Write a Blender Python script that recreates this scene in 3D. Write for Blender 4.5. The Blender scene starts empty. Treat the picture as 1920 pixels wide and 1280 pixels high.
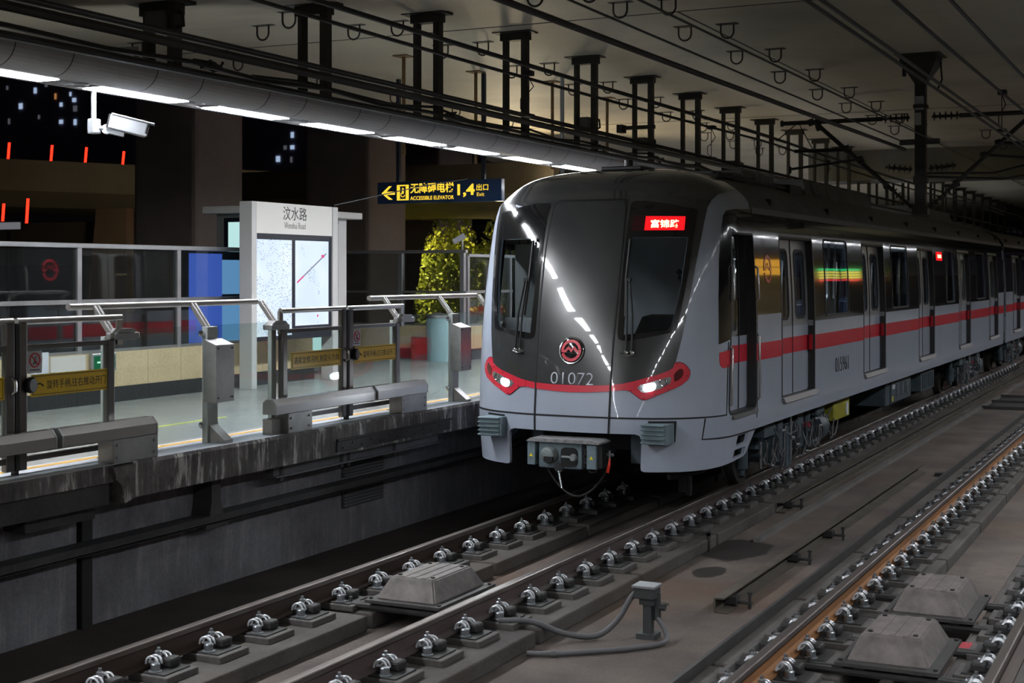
import bpy, bmesh, math, random
from mathutils import Vector, Matrix
C = bpy.context.scene
COL = C.collection
random.seed(7)
PI = math.pi

# ------------------------------------------------------------------ camera, world, exposure
cd = bpy.data.cameras.new('camera')
cam = bpy.data.objects.new('camera', cd)
COL.objects.link(cam)
cd.sensor_width = 36.0
cd.lens = 36.0 * 2667.0 / 1920.0
cd.shift_y = -(640.0 - 513.0) / 1920.0        # level camera, horizon above the middle of the frame
cd.clip_start = 0.1
cd.clip_end = 400
cam.location = (0, 0, 2.634)
cam.rotation_euler = (PI / 2, 0, math.radians(26.021))
cd.dof.use_dof = True
cd.dof.focus_distance = 15.6
cd.dof.aperture_fstop = 3.2
C.camera = cam

w = bpy.data.worlds.new('night_sky')
C.world = w
w.use_nodes = True
w.node_tree.nodes['Background'].inputs[0].default_value = (0.35, 0.30, 0.42, 1)
w.node_tree.nodes['Background'].inputs[1].default_value = 0.011

C.view_settings.view_transform = 'Standard'
C.view_settings.look = 'None'
C.view_settings.exposure = 0.0
C.view_settings.gamma = 1.0
C.view_settings.use_curve_mapping = False
C.cycles.use_denoising = True
C.cycles.max_bounces = 7
C.cycles.diffuse_bounces = 4
C.cycles.glossy_bounces = 4
C.cycles.transparent_max_bounces = 24
C.cycles.sample_clamp_indirect = 4.0
C.cycles.caustics_reflective = False
C.cycles.caustics_refractive = False

TUBE_L = 84.0          # radiance of the fluorescent fixtures over the platforms
OPP_L = 74.0           # ... over the platform the camera stands on

# ------------------------------------------------------------------ materials
MATS = {}
def nd(nt, typ, **kw):
    n = nt.nodes.new(typ)
    for k, v in kw.items():
        setattr(n, k, v)
    return n

def mat(name, col, rough=0.6, metal=0.0, var=0.0, scale=4.0, bump=0.0, bscale=30.0, coat=0.0,
        spec=0.5, dark=None, stretch=(1, 1, 1), emis=None, emis_s=0.0, rvar=0.0, detail=6.0):
    if name in MATS:
        return MATS[name]
    m = bpy.data.materials.new(name)
    m.use_nodes = True
    nt = m.node_tree
    b = nt.nodes['Principled BSDF']
    b.inputs['Base Color'].default_value = (*col, 1)
    b.inputs['Roughness'].default_value = rough
    b.inputs['Metallic'].default_value = metal
    b.inputs['Specular IOR Level'].default_value = spec
    if coat:
        b.inputs['Coat Weight'].default_value = coat
        b.inputs['Coat Roughness'].default_value = 0.03
    if emis:
        b.inputs['Emission Color'].default_value = (*emis, 1)
        b.inputs['Emission Strength'].default_value = emis_s
    if var or bump or rvar:
        tc = nd(nt, 'ShaderNodeTexCoord')
        mp = nd(nt, 'ShaderNodeMapping')
        mp.inputs['Scale'].default_value = stretch
        nt.links.new(tc.outputs['Object'], mp.inputs['Vector'])
        nz = nd(nt, 'ShaderNodeTexNoise')
        nz.inputs['Scale'].default_value = scale
        nz.inputs['Detail'].default_value = detail
        nz.inputs['Roughness'].default_value = 0.65
        nt.links.new(mp.outputs[0], nz.inputs['Vector'])
        if var:
            rp = nd(nt, 'ShaderNodeValToRGB')
            d = dark if dark else tuple(c * (1 - var) for c in col)
            l = tuple(min(1, c * (1 + var * 0.6)) for c in col)
            rp.color_ramp.elements[0].position = 0.32
            rp.color_ramp.elements[0].color = (*d, 1)
            rp.color_ramp.elements[1].position = 0.68
            rp.color_ramp.elements[1].color = (*l, 1)
            nt.links.new(nz.outputs['Fac'], rp.inputs[0])
            nt.links.new(rp.outputs[0], b.inputs['Base Color'])
        if rvar:
            mr = nd(nt, 'ShaderNodeMapRange')
            mr.inputs['To Min'].default_value = max(0.02, rough - rvar)
            mr.inputs['To Max'].default_value = min(1, rough + rvar)
            nt.links.new(nz.outputs['Fac'], mr.inputs['Value'])
            nt.links.new(mr.outputs[0], b.inputs['Roughness'])
        if bump:
            n2 = nd(nt, 'ShaderNodeTexNoise')
            n2.inputs['Scale'].default_value = bscale
            n2.inputs['Detail'].default_value = 5
            nt.links.new(mp.outputs[0], n2.inputs['Vector'])
            bp = nd(nt, 'ShaderNodeBump')
            bp.inputs['Strength'].default_value = bump
            bp.inputs['Distance'].default_value = 0.02
            nt.links.new(n2.outputs['Fac'], bp.inputs['Height'])
            nt.links.new(bp.outputs[0], b.inputs['Normal'])
    MATS[name] = m
    return m

def emit(name, col, s):
    if name in MATS:
        return MATS[name]
    m = bpy.data.materials.new(name)
    m.use_nodes = True
    nt = m.node_tree
    nt.nodes.remove(nt.nodes['Principled BSDF'])
    e = nd(nt, 'ShaderNodeEmission')
    e.inputs[0].default_value = (*col, 1)
    e.inputs[1].default_value = s
    nt.links.new(e.outputs[0], nt.nodes['Material Output'].inputs[0])
    MATS[name] = m
    return m

def glass(name, tint=(1, 1, 1), refl=0.12, rough=0.02, haze=0.0, hazecol=(0.5, 0.5, 0.5)):
    if name in MATS:
        return MATS[name]
    m = bpy.data.materials.new(name)
    m.use_nodes = True
    nt = m.node_tree
    nt.nodes.remove(nt.nodes['Principled BSDF'])
    tr = nd(nt, 'ShaderNodeBsdfTransparent')
    tr.inputs[0].default_value = (*tint, 1)
    gl = nd(nt, 'ShaderNodeBsdfGlossy')
    gl.inputs['Roughness'].default_value = rough
    lw = nd(nt, 'ShaderNodeLayerWeight')
    lw.inputs[0].default_value = 0.5
    fr = nd(nt, 'ShaderNodeMath', operation='POWER')
    fr.inputs[1].default_value = 4.0
    nt.links.new(lw.outputs['Facing'], fr.inputs[0])
    mul = nd(nt, 'ShaderNodeMath', operation='MULTIPLY_ADD')
    mul.inputs[1].default_value = 0.6
    mul.inputs[2].default_value = refl * 0.5
    mul.use_clamp = True
    nt.links.new(fr.outputs[0], mul.inputs[0])
    mx = nd(nt, 'ShaderNodeMixShader')
    nt.links.new(mul.outputs[0], mx.inputs[0])
    src = tr
    if haze:
        df = nd(nt, 'ShaderNodeBsdfDiffuse')
        df.inputs[0].default_value = (*hazecol, 1)
        m2 = nd(nt, 'ShaderNodeMixShader')
        m2.inputs[0].default_value = haze
        nt.links.new(tr.outputs[0], m2.inputs[1])
        nt.links.new(df.outputs[0], m2.inputs[2])
        src = m2
    nt.links.new(src.outputs[0], mx.inputs[1])
    nt.links.new(gl.outputs[0], mx.inputs[2])
    nt.links.new(mx.outputs[0], nt.nodes['Material Output'].inputs[0])
    MATS[name] = m
    return m

def concrete(name, base, dark, stain=None, streak=0.0, tile=None, rough=0.85, scale=0.7, white=0.0, z0=0.0):
    """weathered concrete: large blotches, fine grain, optional vertical run-off streaks and white lime marks"""
    if name in MATS:
        return MATS[name]
    m = bpy.data.materials.new(name)
    m.use_nodes = True
    nt = m.node_tree
    L = nt.links.new
    b = nt.nodes['Principled BSDF']
    b.inputs['Roughness'].default_value = rough
    b.inputs['Specular IOR Level'].default_value = 0.3
    tc = nd(nt, 'ShaderNodeTexCoord')
    n1 = nd(nt, 'ShaderNodeTexNoise'); n1.inputs['Scale'].default_value = scale; n1.inputs['Detail'].default_value = 9; n1.inputs['Roughness'].default_value = 0.62
    L(tc.outputs['Object'], n1.inputs['Vector'])
    r1 = nd(nt, 'ShaderNodeValToRGB')
    r1.color_ramp.elements[0].position = 0.35; r1.color_ramp.elements[0].color = (*dark, 1)
    r1.color_ramp.elements[1].position = 0.66; r1.color_ramp.elements[1].color = (*base, 1)
    L(n1.outputs['Fac'], r1.inputs[0])
    out = r1.outputs[0]
    n2 = nd(nt, 'ShaderNodeTexNoise'); n2.inputs['Scale'].default_value = 38; n2.inputs['Detail'].default_value = 4
    L(tc.outputs['Object'], n2.inputs['Vector'])
    mr = nd(nt, 'ShaderNodeMapRange'); mr.inputs['To Min'].default_value = 0.72; mr.inputs['To Max'].default_value = 1.25
    L(n2.outputs['Fac'], mr.inputs['Value'])
    mx = nd(nt, 'ShaderNodeMix', data_type='RGBA', blend_type='MULTIPLY'); mx.inputs[0].default_value = 1
    L(out, mx.inputs[6]); L(mr.outputs[0], mx.inputs[7]); out = mx.outputs[2]
    if stain:
        n3 = nd(nt, 'ShaderNodeTexNoise'); n3.inputs['Scale'].default_value = 0.45; n3.inputs['Detail'].default_value = 7
        mp = nd(nt, 'ShaderNodeMapping'); mp.inputs['Location'].default_value = (4.2, 1.7, 9.1)
        L(tc.outputs['Object'], mp.inputs[0]); L(mp.outputs[0], n3.inputs['Vector'])
        r3 = nd(nt, 'ShaderNodeValToRGB'); r3.color_ramp.elements[0].position = 0.50; r3.color_ramp.elements[1].position = 0.66
        L(n3.outputs['Fac'], r3.inputs[0])
        m3 = nd(nt, 'ShaderNodeMix', data_type='RGBA'); m3.inputs[7].default_value = (*stain, 1)
        mu = nd(nt, 'ShaderNodeMath', operation='MULTIPLY'); mu.inputs[1].default_value = 0.65
        L(r3.outputs[0], mu.inputs[0]); L(mu.outputs[0], m3.inputs[0]); L(out, m3.inputs[6]); out = m3.outputs[2]
    if streak or white:
        mp = nd(nt, 'ShaderNodeMapping'); mp.inputs['Scale'].default_value = (5.5, 5.5, 0.9)
        L(tc.outputs['Object'], mp.inputs[0])
        n4 = nd(nt, 'ShaderNodeTexNoise'); n4.inputs['Scale'].default_value = 1.6; n4.inputs['Detail'].default_value = 8; n4.inputs['Roughness'].default_value = 0.7
        L(mp.outputs[0], n4.inputs['Vector'])
        if streak:
            r4 = nd(nt, 'ShaderNodeMapRange'); r4.inputs['From Min'].default_value = 0.35; r4.inputs['From Max'].default_value = 0.65
            r4.inputs['To Min'].default_value = 1 - streak; r4.inputs['To Max'].default_value = 1.1
            L(n4.outputs['Fac'], r4.inputs['Value'])
            m4 = nd(nt, 'ShaderNodeMix', data_type='RGBA', blend_type='MULTIPLY'); m4.inputs[0].default_value = 1
            L(out, m4.inputs[6]); L(r4.outputs[0], m4.inputs[7]); out = m4.outputs[2]
        if white:
            r5 = nd(nt, 'ShaderNodeValToRGB'); r5.color_ramp.elements[0].position = 0.555; r5.color_ramp.elements[1].position = 0.63
            L(n4.outputs['Fac'], r5.inputs[0])
            mu = nd(nt, 'ShaderNodeMath', operation='MULTIPLY'); mu.inputs[1].default_value = white
            L(r5.outputs[0], mu.inputs[0])
            m5 = nd(nt, 'ShaderNodeMix', data_type='RGBA'); m5.inputs[7].default_value = (0.55, 0.54, 0.53, 1)
            L(mu.outputs[0], m5.inputs[0]); L(out, m5.inputs[6]); out = m5.outputs[2]
    if tile:
        tx, ty, tz = tile       # joint spacing in x / y / z (0 = none)
        sep = nd(nt, 'ShaderNodeSeparateXYZ'); L(tc.outputs['Object'], sep.inputs[0])
        for i, t in enumerate((tx, ty, tz)):
            if not t:
                continue
            dv = nd(nt, 'ShaderNodeMath', operation='DIVIDE'); dv.inputs[1].default_value = t
            fr = nd(nt, 'ShaderNodeMath', operation='FRACT')
            lt = nd(nt, 'ShaderNodeMath', operation='LESS_THAN'); lt.inputs[1].default_value = 0.006 / t
            L(sep.outputs[i], dv.inputs[0]); L(dv.outputs[0], fr.inputs[0]); L(fr.outputs[0], lt.inputs[0])
            m6 = nd(nt, 'ShaderNodeMix', data_type='RGBA'); m6.inputs[7].default_value = (*[c * 0.35 for c in dark], 1)
            L(lt.outputs[0], m6.inputs[0]); L(out, m6.inputs[6]); out = m6.outputs[2]
    L(out, b.inputs['Base Color'])
    bp = nd(nt, 'ShaderNodeBump'); bp.inputs['Strength'].default_value = 0.35; bp.inputs['Distance'].default_value = 0.015
    L(n2.outputs['Fac'], bp.inputs['Height']); L(bp.outputs[0], b.inputs['Normal'])
    MATS[name] = m
    return m

# train
silver = mat('silver_grey_paint', (0.37, 0.415, 0.50), 0.30, 0.0, var=0.07, scale=1.4, coat=0.35, stretch=(1, 1, 0.4))
dark_mask = mat('charcoal_gloss_paint', (0.040, 0.042, 0.044), 0.22, var=0.12, scale=2, coat=0.9)
black_gloss = mat('black_gloss_panel', (0.012, 0.012, 0.013), 0.10, coat=0.6)
side_band = mat('dark_grey_gloss_band', (0.030, 0.031, 0.033), 0.10, coat=0.8, var=0.2, scale=3)
red_paint = mat('train_red_paint', (0.66, 0.028, 0.055), 0.30, coat=0.4)
rubber = mat('black_rubber', (0.010, 0.010, 0.011), 0.6)
seam_mat = mat('black_joint_line', (0.004, 0.004, 0.005), 0.7)
roof_grey = mat('dusty_roof_grey', (0.085, 0.083, 0.080), 0.7, var=0.25, scale=2.5)
gutter_grey = mat('roof_edge_grey', (0.15, 0.15, 0.15), 0.55, var=0.1)
door_grey = mat('door_leaf_grey', (0.30, 0.31, 0.33), 0.3, 0.3, var=0.08, scale=2)
reveal_grey = mat('door_reveal_dark', (0.025, 0.025, 0.026), 0.5)
train_glass = glass('tinted_train_glass', (0.80, 0.86, 0.90), 0.20)
cab_glass = glass('windscreen_glass', (0.75, 0.80, 0.82), 0.14)
chrome = mat('chrome', (0.75, 0.76, 0.78), 0.12, 1.0)
coupler_grey = mat('blue_grey_coupler_paint', (0.16, 0.22, 0.25), 0.5, var=0.25, scale=7)
cast_grey = mat('cast_steel_grey', (0.22, 0.25, 0.25), 0.5, 0.2, var=0.3, scale=9)
bogie_grey = mat('bogie_blue_grey', (0.055, 0.080, 0.098), 0.5, var=0.35, scale=6)
dark_steel = mat('oily_dark_steel', (0.022, 0.022, 0.023), 0.5, 0.3, var=0.35, scale=6)
wheel_steel = mat('wheel_steel', (0.10, 0.095, 0.09), 0.4, 0.6, var=0.3, scale=5)
under_black = mat('underframe_black', (0.008, 0.008, 0.009), 0.8)
white_letter = mat('white_lettering', (0.62, 0.66, 0.74), 0.45)
black_letter = mat('black_lettering', (0.010, 0.010, 0.012), 0.5)
interior = mat('cab_lining_light_grey', (0.70, 0.74, 0.78), 0.6, var=0.05)
interior_dark = mat('cab_console_dark', (0.05, 0.06, 0.07), 0.5)
yellow_box = mat('olive_yellow_paint', (0.28, 0.26, 0.015), 0.5, var=0.3, scale=8)
yellow_mark = mat('yellow_sticker', (0.75, 0.65, 0.02), 0.5)
red_cable = mat('red_handle_plastic', (0.55, 0.03, 0.015), 0.45)
lamp_white = emit('headlamp_on', (0.82, 0.95, 1.0), 26)
lens_dark = mat('smoked_red_lens', (0.10, 0.012, 0.018), 0.12, coat=0.6)
lens_clear = mat('lamp_reflector', (0.55, 0.57, 0.60), 0.15, 0.8)
led_red = emit('led_red_glow', (1.0, 0.008, 0.012), 1.6)
led_text = emit('led_amber_text', (1.0, 0.62, 0.28), 4.5)
led_back = mat('led_panel_dark_red', (0.045, 0.006, 0.010), 0.15, coat=0.5)
# tracks
rail_brown = mat('rusty_rail_web', (0.050, 0.032, 0.024), 0.75, 0.2, var=0.35, scale=3, stretch=(1, 0.3, 1))
rail_purple = mat('rusty_rail_web_purple', (0.095, 0.068, 0.066), 0.75, 0.2, var=0.3, scale=3, stretch=(1, 0.3, 1))
rail_orange = mat('orange_rust_rail_web', (0.24, 0.105, 0.035), 0.8, 0.1, var=0.30, scale=2, stretch=(1, 0.3, 1))
rail_head = mat('worn_rail_head', (0.19, 0.165, 0.15), 0.36, 0.75, var=0.25, scale=3, stretch=(3, 0.15, 1))
clip_white = mat('galvanised_spring_clip', (0.72, 0.74, 0.78), 0.25, 0.25, coat=0.5)
bolt_grey = mat('galvanised_bolt', (0.42, 0.45, 0.48), 0.32, 0.85, var=0.25, scale=30)
iron_dark = mat('dark_cast_iron', (0.030, 0.029, 0.029), 0.6, 0.2, var=0.3, scale=12)
plinth_mat = concrete('plinth_concrete', (0.115, 0.105, 0.098), (0.062, 0.056, 0.053), stain=(0.075, 0.06, 0.05), scale=1.3)
bed_mat = concrete('trackbed_concrete', (0.160, 0.130, 0.113), (0.075, 0.063, 0.058), stain=(0.125, 0.078, 0.052), scale=0.8, tile=(0, 4.6, 0))
steel_brown = mat('brown_painted_steel_channel', (0.105, 0.090, 0.072), 0.65, 0.2, var=0.3, scale=3)
bar_dark = mat('dark_steel_bar', (0.055, 0.053, 0.052), 0.6, 0.2, var=0.3, scale=6)
cover_mat = mat('weathered_cover_plate', (0.145, 0.125, 0.118), 0.6, var=0.45, scale=5, bump=0.15, bscale=20)
cable_grey = mat('grey_cable_hose', (0.10, 0.10, 0.105), 0.6)
post_dark = mat('dark_green_grey_post', (0.045, 0.050, 0.050), 0.55, var=0.2)
# platform
fascia_mat = concrete('stained_fascia_concrete', (0.21, 0.20, 0.20), (0.085, 0.08, 0.083), streak=0.5, white=0.9, scale=1.8)
wall_mat = concrete('dirty_underplatform_wall', (0.27, 0.27, 0.30), (0.14, 0.14, 0.155), streak=0.14, white=0.12, scale=0.9)
dark_beam = concrete('dark_sooty_beam', (0.070, 0.070, 0.074), (0.035, 0.035, 0.038), scale=1.2)
floor_tile = concrete('polished_grey_floor_tile', (0.40, 0.41, 0.40), (0.31, 0.32, 0.315), tile=(0.8, 0.8, 0), rough=0.16, scale=0.5)
edge_white = mat('pale_edge_strip', (0.50, 0.53, 0.58), 0.35, var=0.08)
line_yellow = mat('yellow_line_paint', (0.62, 0.36, 0.07), 0.5, var=0.2, scale=12)
stainless = mat('brushed_stainless', (0.56, 0.55, 0.54), 0.26, 0.82, var=0.05, scale=3)
stainless_dull = mat('dull_stainless_box', (0.33, 0.33, 0.33), 0.42, 0.85, var=0.2, scale=4)
gate_dark = mat('dark_anodised_frame', (0.16, 0.155, 0.15), 0.32, 0.9, var=0.1)
clear_glass = glass('clear_barrier_glass', (0.88, 0.93, 0.92), 0.06, haze=0.03, hazecol=(0.5, 0.52, 0.52))
wind_glass = glass('windbreak_glass', (0.62, 0.66, 0.66), 0.16, haze=0.02, hazecol=(0.3, 0.3, 0.3))
sign_yellow = mat('yellow_sign_plate', (0.86, 0.56, 0.015), 0.4)
beige_tile = concrete('beige_wall_tile', (0.62, 0.49, 0.30), (0.52, 0.40, 0.24), tile=(0, 0.62, 0), rough=0.3, scale=1.0)
black_tile = concrete('black_skirting_tile', (0.030, 0.032, 0.034), (0.018, 0.019, 0.020), tile=(0, 0.62, 0), rough=0.3, scale=1.5)
alu = mat('brushed_aluminium', (0.42, 0.43, 0.44), 0.35, 0.8, var=0.1)
sign_white = mat('white_enamel', (0.74, 0.73, 0.69), 0.4)
sign_grey = mat('pale_grey_enamel', (0.52, 0.52, 0.51), 0.4)
frame_navy = mat('dark_navy_frame', (0.010, 0.014, 0.024), 0.3)
white_plastic = mat('white_plastic', (0.30, 0.315, 0.34), 0.35)
black_plastic = mat('black_plastic', (0.012, 0.012, 0.013), 0.4)
notice_white = mat('white_notice', (0.62, 0.64, 0.70), 0.5)
# overhead
duct_mat = mat('pale_duct_cladding', (0.30, 0.295, 0.30), 0.5, var=0.10, scale=1.2)
ceil_mat = concrete('viaduct_soffit', (0.52, 0.475, 0.375), (0.43, 0.395, 0.32), stain=(0.33, 0.30, 0.24), scale=0.35, rough=0.6)
hang_mat = mat('dark_painted_hanger_steel', (0.020, 0.018, 0.014), 0.6, var=0.25, scale=3)
cable_black = mat('black_cable', (0.008, 0.008, 0.009), 0.6)
rust_rod = mat('rusty_rod', (0.15, 0.085, 0.030), 0.8, var=0.4, scale=14)
hook_mat = mat('dark_steel_hook', (0.028, 0.022, 0.016), 0.7)
tube_white = emit('fluorescent_white', (0.93, 0.96, 1.0), TUBE_L)
tube_opp = emit('fluorescent_white_near_platform', (0.93, 0.96, 1.0), OPP_L)
insul = mat('dark_insulator', (0.030, 0.022, 0.018), 0.35)

# ------------------------------------------------------------------ mesh builder
def wloc(o):
    v = Vector((0, 0, 0))
    while o is not None:
        v += Vector(o.location)
        o = o.parent
    return v

class MB:
    def __init__(self):
        self.bm = bmesh.new()
    def _face(self, vs):
        try:
            return self.bm.faces.new(vs)
        except ValueError:
            return None
    def box(self, x0, x1, y0, y1, z0, z1, bev=0.0):
        if x0 > x1: x0, x1 = x1, x0
        if y0 > y1: y0, y1 = y1, y0
        if z0 > z1: z0, z1 = z1, z0
        c = [(x0, y0, z0), (x1, y0, z0), (x1, y1, z0), (x0, y1, z0), (x0, y0, z1), (x1, y0, z1), (x1, y1, z1), (x0, y1, z1)]
        v = [self.bm.verts.new(p) for p in c]
        fs = [self._face([v[i] for i in f]) for f in ((0, 3, 2, 1), (4, 5, 6, 7), (0, 1, 5, 4), (1, 2, 6, 5), (2, 3, 7, 6), (3, 0, 4, 7))]
        if bev:
            es = list({e for f in fs for e in f.edges})
            bmesh.ops.bevel(self.bm, geom=es, offset=bev, segments=2, affect='EDGES', profile=0.5)
        return self
    def obox(self, c, half, ax, ay, az, bev=0.0):
        """oriented box: centre, half sizes, three unit axes"""
        c = Vector(c); ax = Vector(ax).normalized(); ay = Vector(ay).normalized(); az = Vector(az).normalized()
        v = []
        for sz in (-1, 1):
            for sx, sy in ((-1, -1), (1, -1), (1, 1), (-1, 1)):
                v.append(self.bm.verts.new(c + ax * half[0] * sx + ay * half[1] * sy + az * half[2] * sz))
        fs = [self._face([v[i] for i in f]) for f in ((0, 3, 2, 1), (4, 5, 6, 7), (0, 1, 5, 4), (1, 2, 6, 5), (2, 3, 7, 6), (3, 0, 4, 7))]
        if bev:
            bmesh.ops.bevel(self.bm, geom=list({e for f in fs for e in f.edges}), offset=bev, segments=2, affect='EDGES', profile=0.5)
        return self
    def prism(self, poly, axis, a0, a1):
        """extrude a 2-D polygon: axis 'x' -> poly (y,z); 'y' -> (x,z); 'z' -> (x,y)"""
        def P(p, a):
            return {'x': (a, p[0], p[1]), 'y': (p[0], a, p[1]), 'z': (p[0], p[1], a)}[axis]
        A = [self.bm.verts.new(P(p, a0)) for p in poly]
        B = [self.bm.verts.new(P(p, a1)) for p in poly]
        n = len(poly)
        self._face(A[::-1]); self._face(B)
        for i in range(n):
            self._face((A[i], A[(i + 1) % n], B[(i + 1) % n], B[i]))
        return self
    def sheet(self, prof, axis, a0, a1, n=1):
        """open profile swept straight along an axis"""
        def P(p, a):
            return {'x': (a, p[0], p[1]), 'y': (p[0], a, p[1]), 'z': (p[0], p[1], a)}[axis]
        rows = [[self.bm.verts.new(P(p, a0 + (a1 - a0) * k / n)) for p in prof] for k in range(n + 1)]
        for k in range(n):
            for i in range(len(prof) - 1):
                self._face((rows[k][i], rows[k][i + 1], rows[k + 1][i + 1], rows[k + 1][i]))
        return self
    def cyl(self, p0, p1, r, r2=None, seg=12, caps=True):
        p0 = Vector(p0); p1 = Vector(p1); r2 = r if r2 is None else r2
        d = (p1 - p0).normalized()
        u = d.orthogonal().normalized(); v = d.cross(u)
        A, B = [], []
        for i in range(seg):
            a = 2 * PI * i / seg
            o = u * math.cos(a) + v * math.sin(a)
            A.append(self.bm.verts.new(p0 + o * r)); B.append(self.bm.verts.new(p1 + o * r2))
        for i in range(seg):
            self._face((A[i], A[(i + 1) % seg], B[(i + 1) % seg], B[i]))
        if caps:
            self._face(A[::-1]); self._face(B)
        return self
    def tube(self, pts, r, seg=8, closed=False):
        pts = [Vector(p) for p in pts]
        n = len(pts)
        rings = []
        up = None
        for i in range(n):
            a = pts[i - 1] if (i > 0 or closed) else pts[0]
            b = pts[(i + 1) % n] if (i < n - 1 or closed) else pts[-1]
            d = (b - a)
            if d.length < 1e-9: d = Vector((0, 0, 1))
            d.normalize()
            if up is None:
                up = d.orthogonal().normalized()
            up = (up - d * up.dot(d))
            if up.length < 1e-6: up = d.orthogonal()
            up.normalize()
            v = d.cross(up)
            rings.append([self.bm.verts.new(pts[i] + (up * math.cos(2 * PI * k / seg) + v * math.sin(2 * PI * k / seg)) * r) for k in range(seg)])
        m = n if closed else n - 1
        for i in range(m):
            A, B = rings[i], rings[(i + 1) % n]
            for k in range(seg):
                self._face((A[k], A[(k + 1) % seg], B[(k + 1) % seg], B[k]))
        if not closed:
            self._face(rings[0][::-1]); self._face(rings[-1])
        return self
    def lathe(self, prof, c, axis=(0, 0, 1), seg=24):
        """prof = [(radius, height)] turned about an axis through c"""
        c = Vector(c); d = Vector(axis).normalized()
        u = d.orthogonal().normalized(); v = d.cross(u)
        rows = []
        for r, h in prof:
            rows.append([self.bm.verts.new(c + d * h + (u * math.cos(2 * PI * k / seg) + v * math.sin(2 * PI * k / seg)) * max(r, 1e-4)) for k in range(seg)])
        for i in range(len(rows) - 1):
            for k in range(seg):
                self._face((rows[i][k], rows[i][(k + 1) % seg], rows[i + 1][(k + 1) % seg], rows[i + 1][k]))
        self._face(rows[0][::-1]); self._face(rows[-1])
        return self
    def build(self, name, m, parent=None, smooth=False, recalc=True, bev=0.0):
        bm = self.bm
        if recalc:
            bmesh.ops.recalc_face_normals(bm, faces=bm.faces)
        if parent is not None:
            o = wloc(parent)
            bmesh.ops.translate(bm, vec=-o, verts=bm.verts)
        me = bpy.data.meshes.new(name)
        bm.to_mesh(me); bm.free()
        if smooth:
            for p in me.polygons: p.use_smooth = True
        me.materials.append(m)
        ob = bpy.data.objects.new(name, me)
        COL.objects.link(ob)
        if parent is not None:
            ob.parent = parent
        if smooth:
            try:
                me.set_sharp_from_angle(angle=math.radians(38))
            except Exception:
                pass
        return ob

def thing(name, label, cat, loc=(0, 0, 0), group=None):
    o = bpy.data.objects.new(name, None)
    o.empty_display_size = 0.1
    COL.objects.link(o)
    o.location = loc
    o['label'] = label; o['category'] = cat
    if group: o['group'] = group
    return o

def tag(o, label=None, cat=None, group=None, kind=None):
    if label: o['label'] = label
    if cat: o['category'] = cat
    if group: o['group'] = group
    if kind: o['kind'] = kind
    return o

def split_build(q, name, m, parent, smooth=False):
    """every separate piece of the mesh becomes a part of its own with the same name"""
    bm = q.bm
    bm.verts.ensure_lookup_table()
    seen = set(); isl = []
    for v in bm.verts:
        if v in seen: continue
        st = [v]; seen.add(v); comp = []
        while st:
            a = st.pop(); comp.append(a)
            for e in a.link_edges:
                b = e.other_vert(a)
                if b not in seen: seen.add(b); st.append(b)
        isl.append(comp)
    out = []
    for comp in isl:
        p = MB(); mp = {}
        for v in comp: mp[v] = p.bm.verts.new(v.co)
        fs = {f for v in comp for f in v.link_faces}
        for f in fs: p._face([mp[v] for v in f.verts])
        out.append(p.build(name, m, parent, smooth))
    bm.free()
    return out

def struct(o, label=None):
    o['kind'] = 'structure'
    if label: o['label'] = label
    return o

def copy_tree(o, parent=None):
    c = o.copy(); COL.objects.link(c)
    if parent is not None:
        c.parent = parent
    for ch in list(o.children):
        copy_tree(ch, c)
    return c

def put(proto, loc, label, group=None, state={}):
    """first use moves the prototype itself, later uses copy it with its parts"""
    if state.get(proto.name):
        o = copy_tree(proto)
    else:
        o = proto; state[proto.name] = True
    o.location = loc
    o['label'] = label
    if group: o['group'] = group
    return o

_O = ['zeroth', 'first', 'second', 'third', 'fourth', 'fifth', 'sixth', 'seventh', 'eighth', 'ninth', 'tenth', 'eleventh', 'twelfth']
def nth(i):
    if i < len(_O): return _O[i]
    return '%d%s' % (i, 'th' if 10 <= i % 100 <= 20 else {1: 'st', 2: 'nd', 3: 'rd'}.get(i % 10, 'th'))

def text(body, name, m, parent, origin, ux, uz, height, width=None, mapf=None, extrude=0.002, bold=0.0, center=True):
    """lettering as mesh: ux = writing direction, uz = up; sized by glyph height (and squeezed to width)"""
    cu = bpy.data.curves.new(name, 'FONT')
    cu.body = body
    cu.size = 1.0
    cu.offset = bold
    cu.resolution_u = 3
    tmp = bpy.data.objects.new(name + '_tmp', cu)
    COL.objects.link(tmp)
    dg = bpy.context.evaluated_depsgraph_get()
    dg.update()
    me = bpy.data.meshes.new_from_object(tmp.evaluated_get(dg))
    bpy.data.objects.remove(tmp); bpy.data.curves.remove(cu)
    me.name = name
    if not me.vertices:
        return None
    xs = [v.co.x for v in me.vertices]; ys = [v.co.y for v in me.vertices]
    x0, x1, y0, y1 = min(xs), max(xs), min(ys), max(ys)
    sy = height / (y1 - y0)
    sx = sy if width is None else width / (x1 - x0)
    ux = Vector(ux).normalized(); uz = Vector(uz).normalized(); nn = ux.cross(uz)
    og = Vector(origin)
    off = wloc(parent) if parent is not None else Vector((0, 0, 0))
    bm = bmesh.new(); bm.from_mesh(me)
    if extrude:
        r = bmesh.ops.extrude_face_region(bm, geom=bm.faces[:])
        nv = [g for g in r['geom'] if isinstance(g, bmesh.types.BMVert)]
        for v in nv: v.co.z += 1.0
    for v in bm.verts:
        a = (v.co.x - (x0 + x1) / 2) * sx; b = (v.co.y - (y0 + y1) / 2) * sy; d = v.co.z * extrude
        if mapf: v.co = mapf(a, b, d) - off
        else: v.co = og + ux * a + uz * b + nn * d - off
    bm.to_mesh(me); bm.free()
    me.materials.clear(); me.materials.append(m)
    ob = bpy.data.objects.new(name, me)
    COL.objects.link(ob)
    if parent is not None: ob.parent = parent
    return ob

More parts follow.
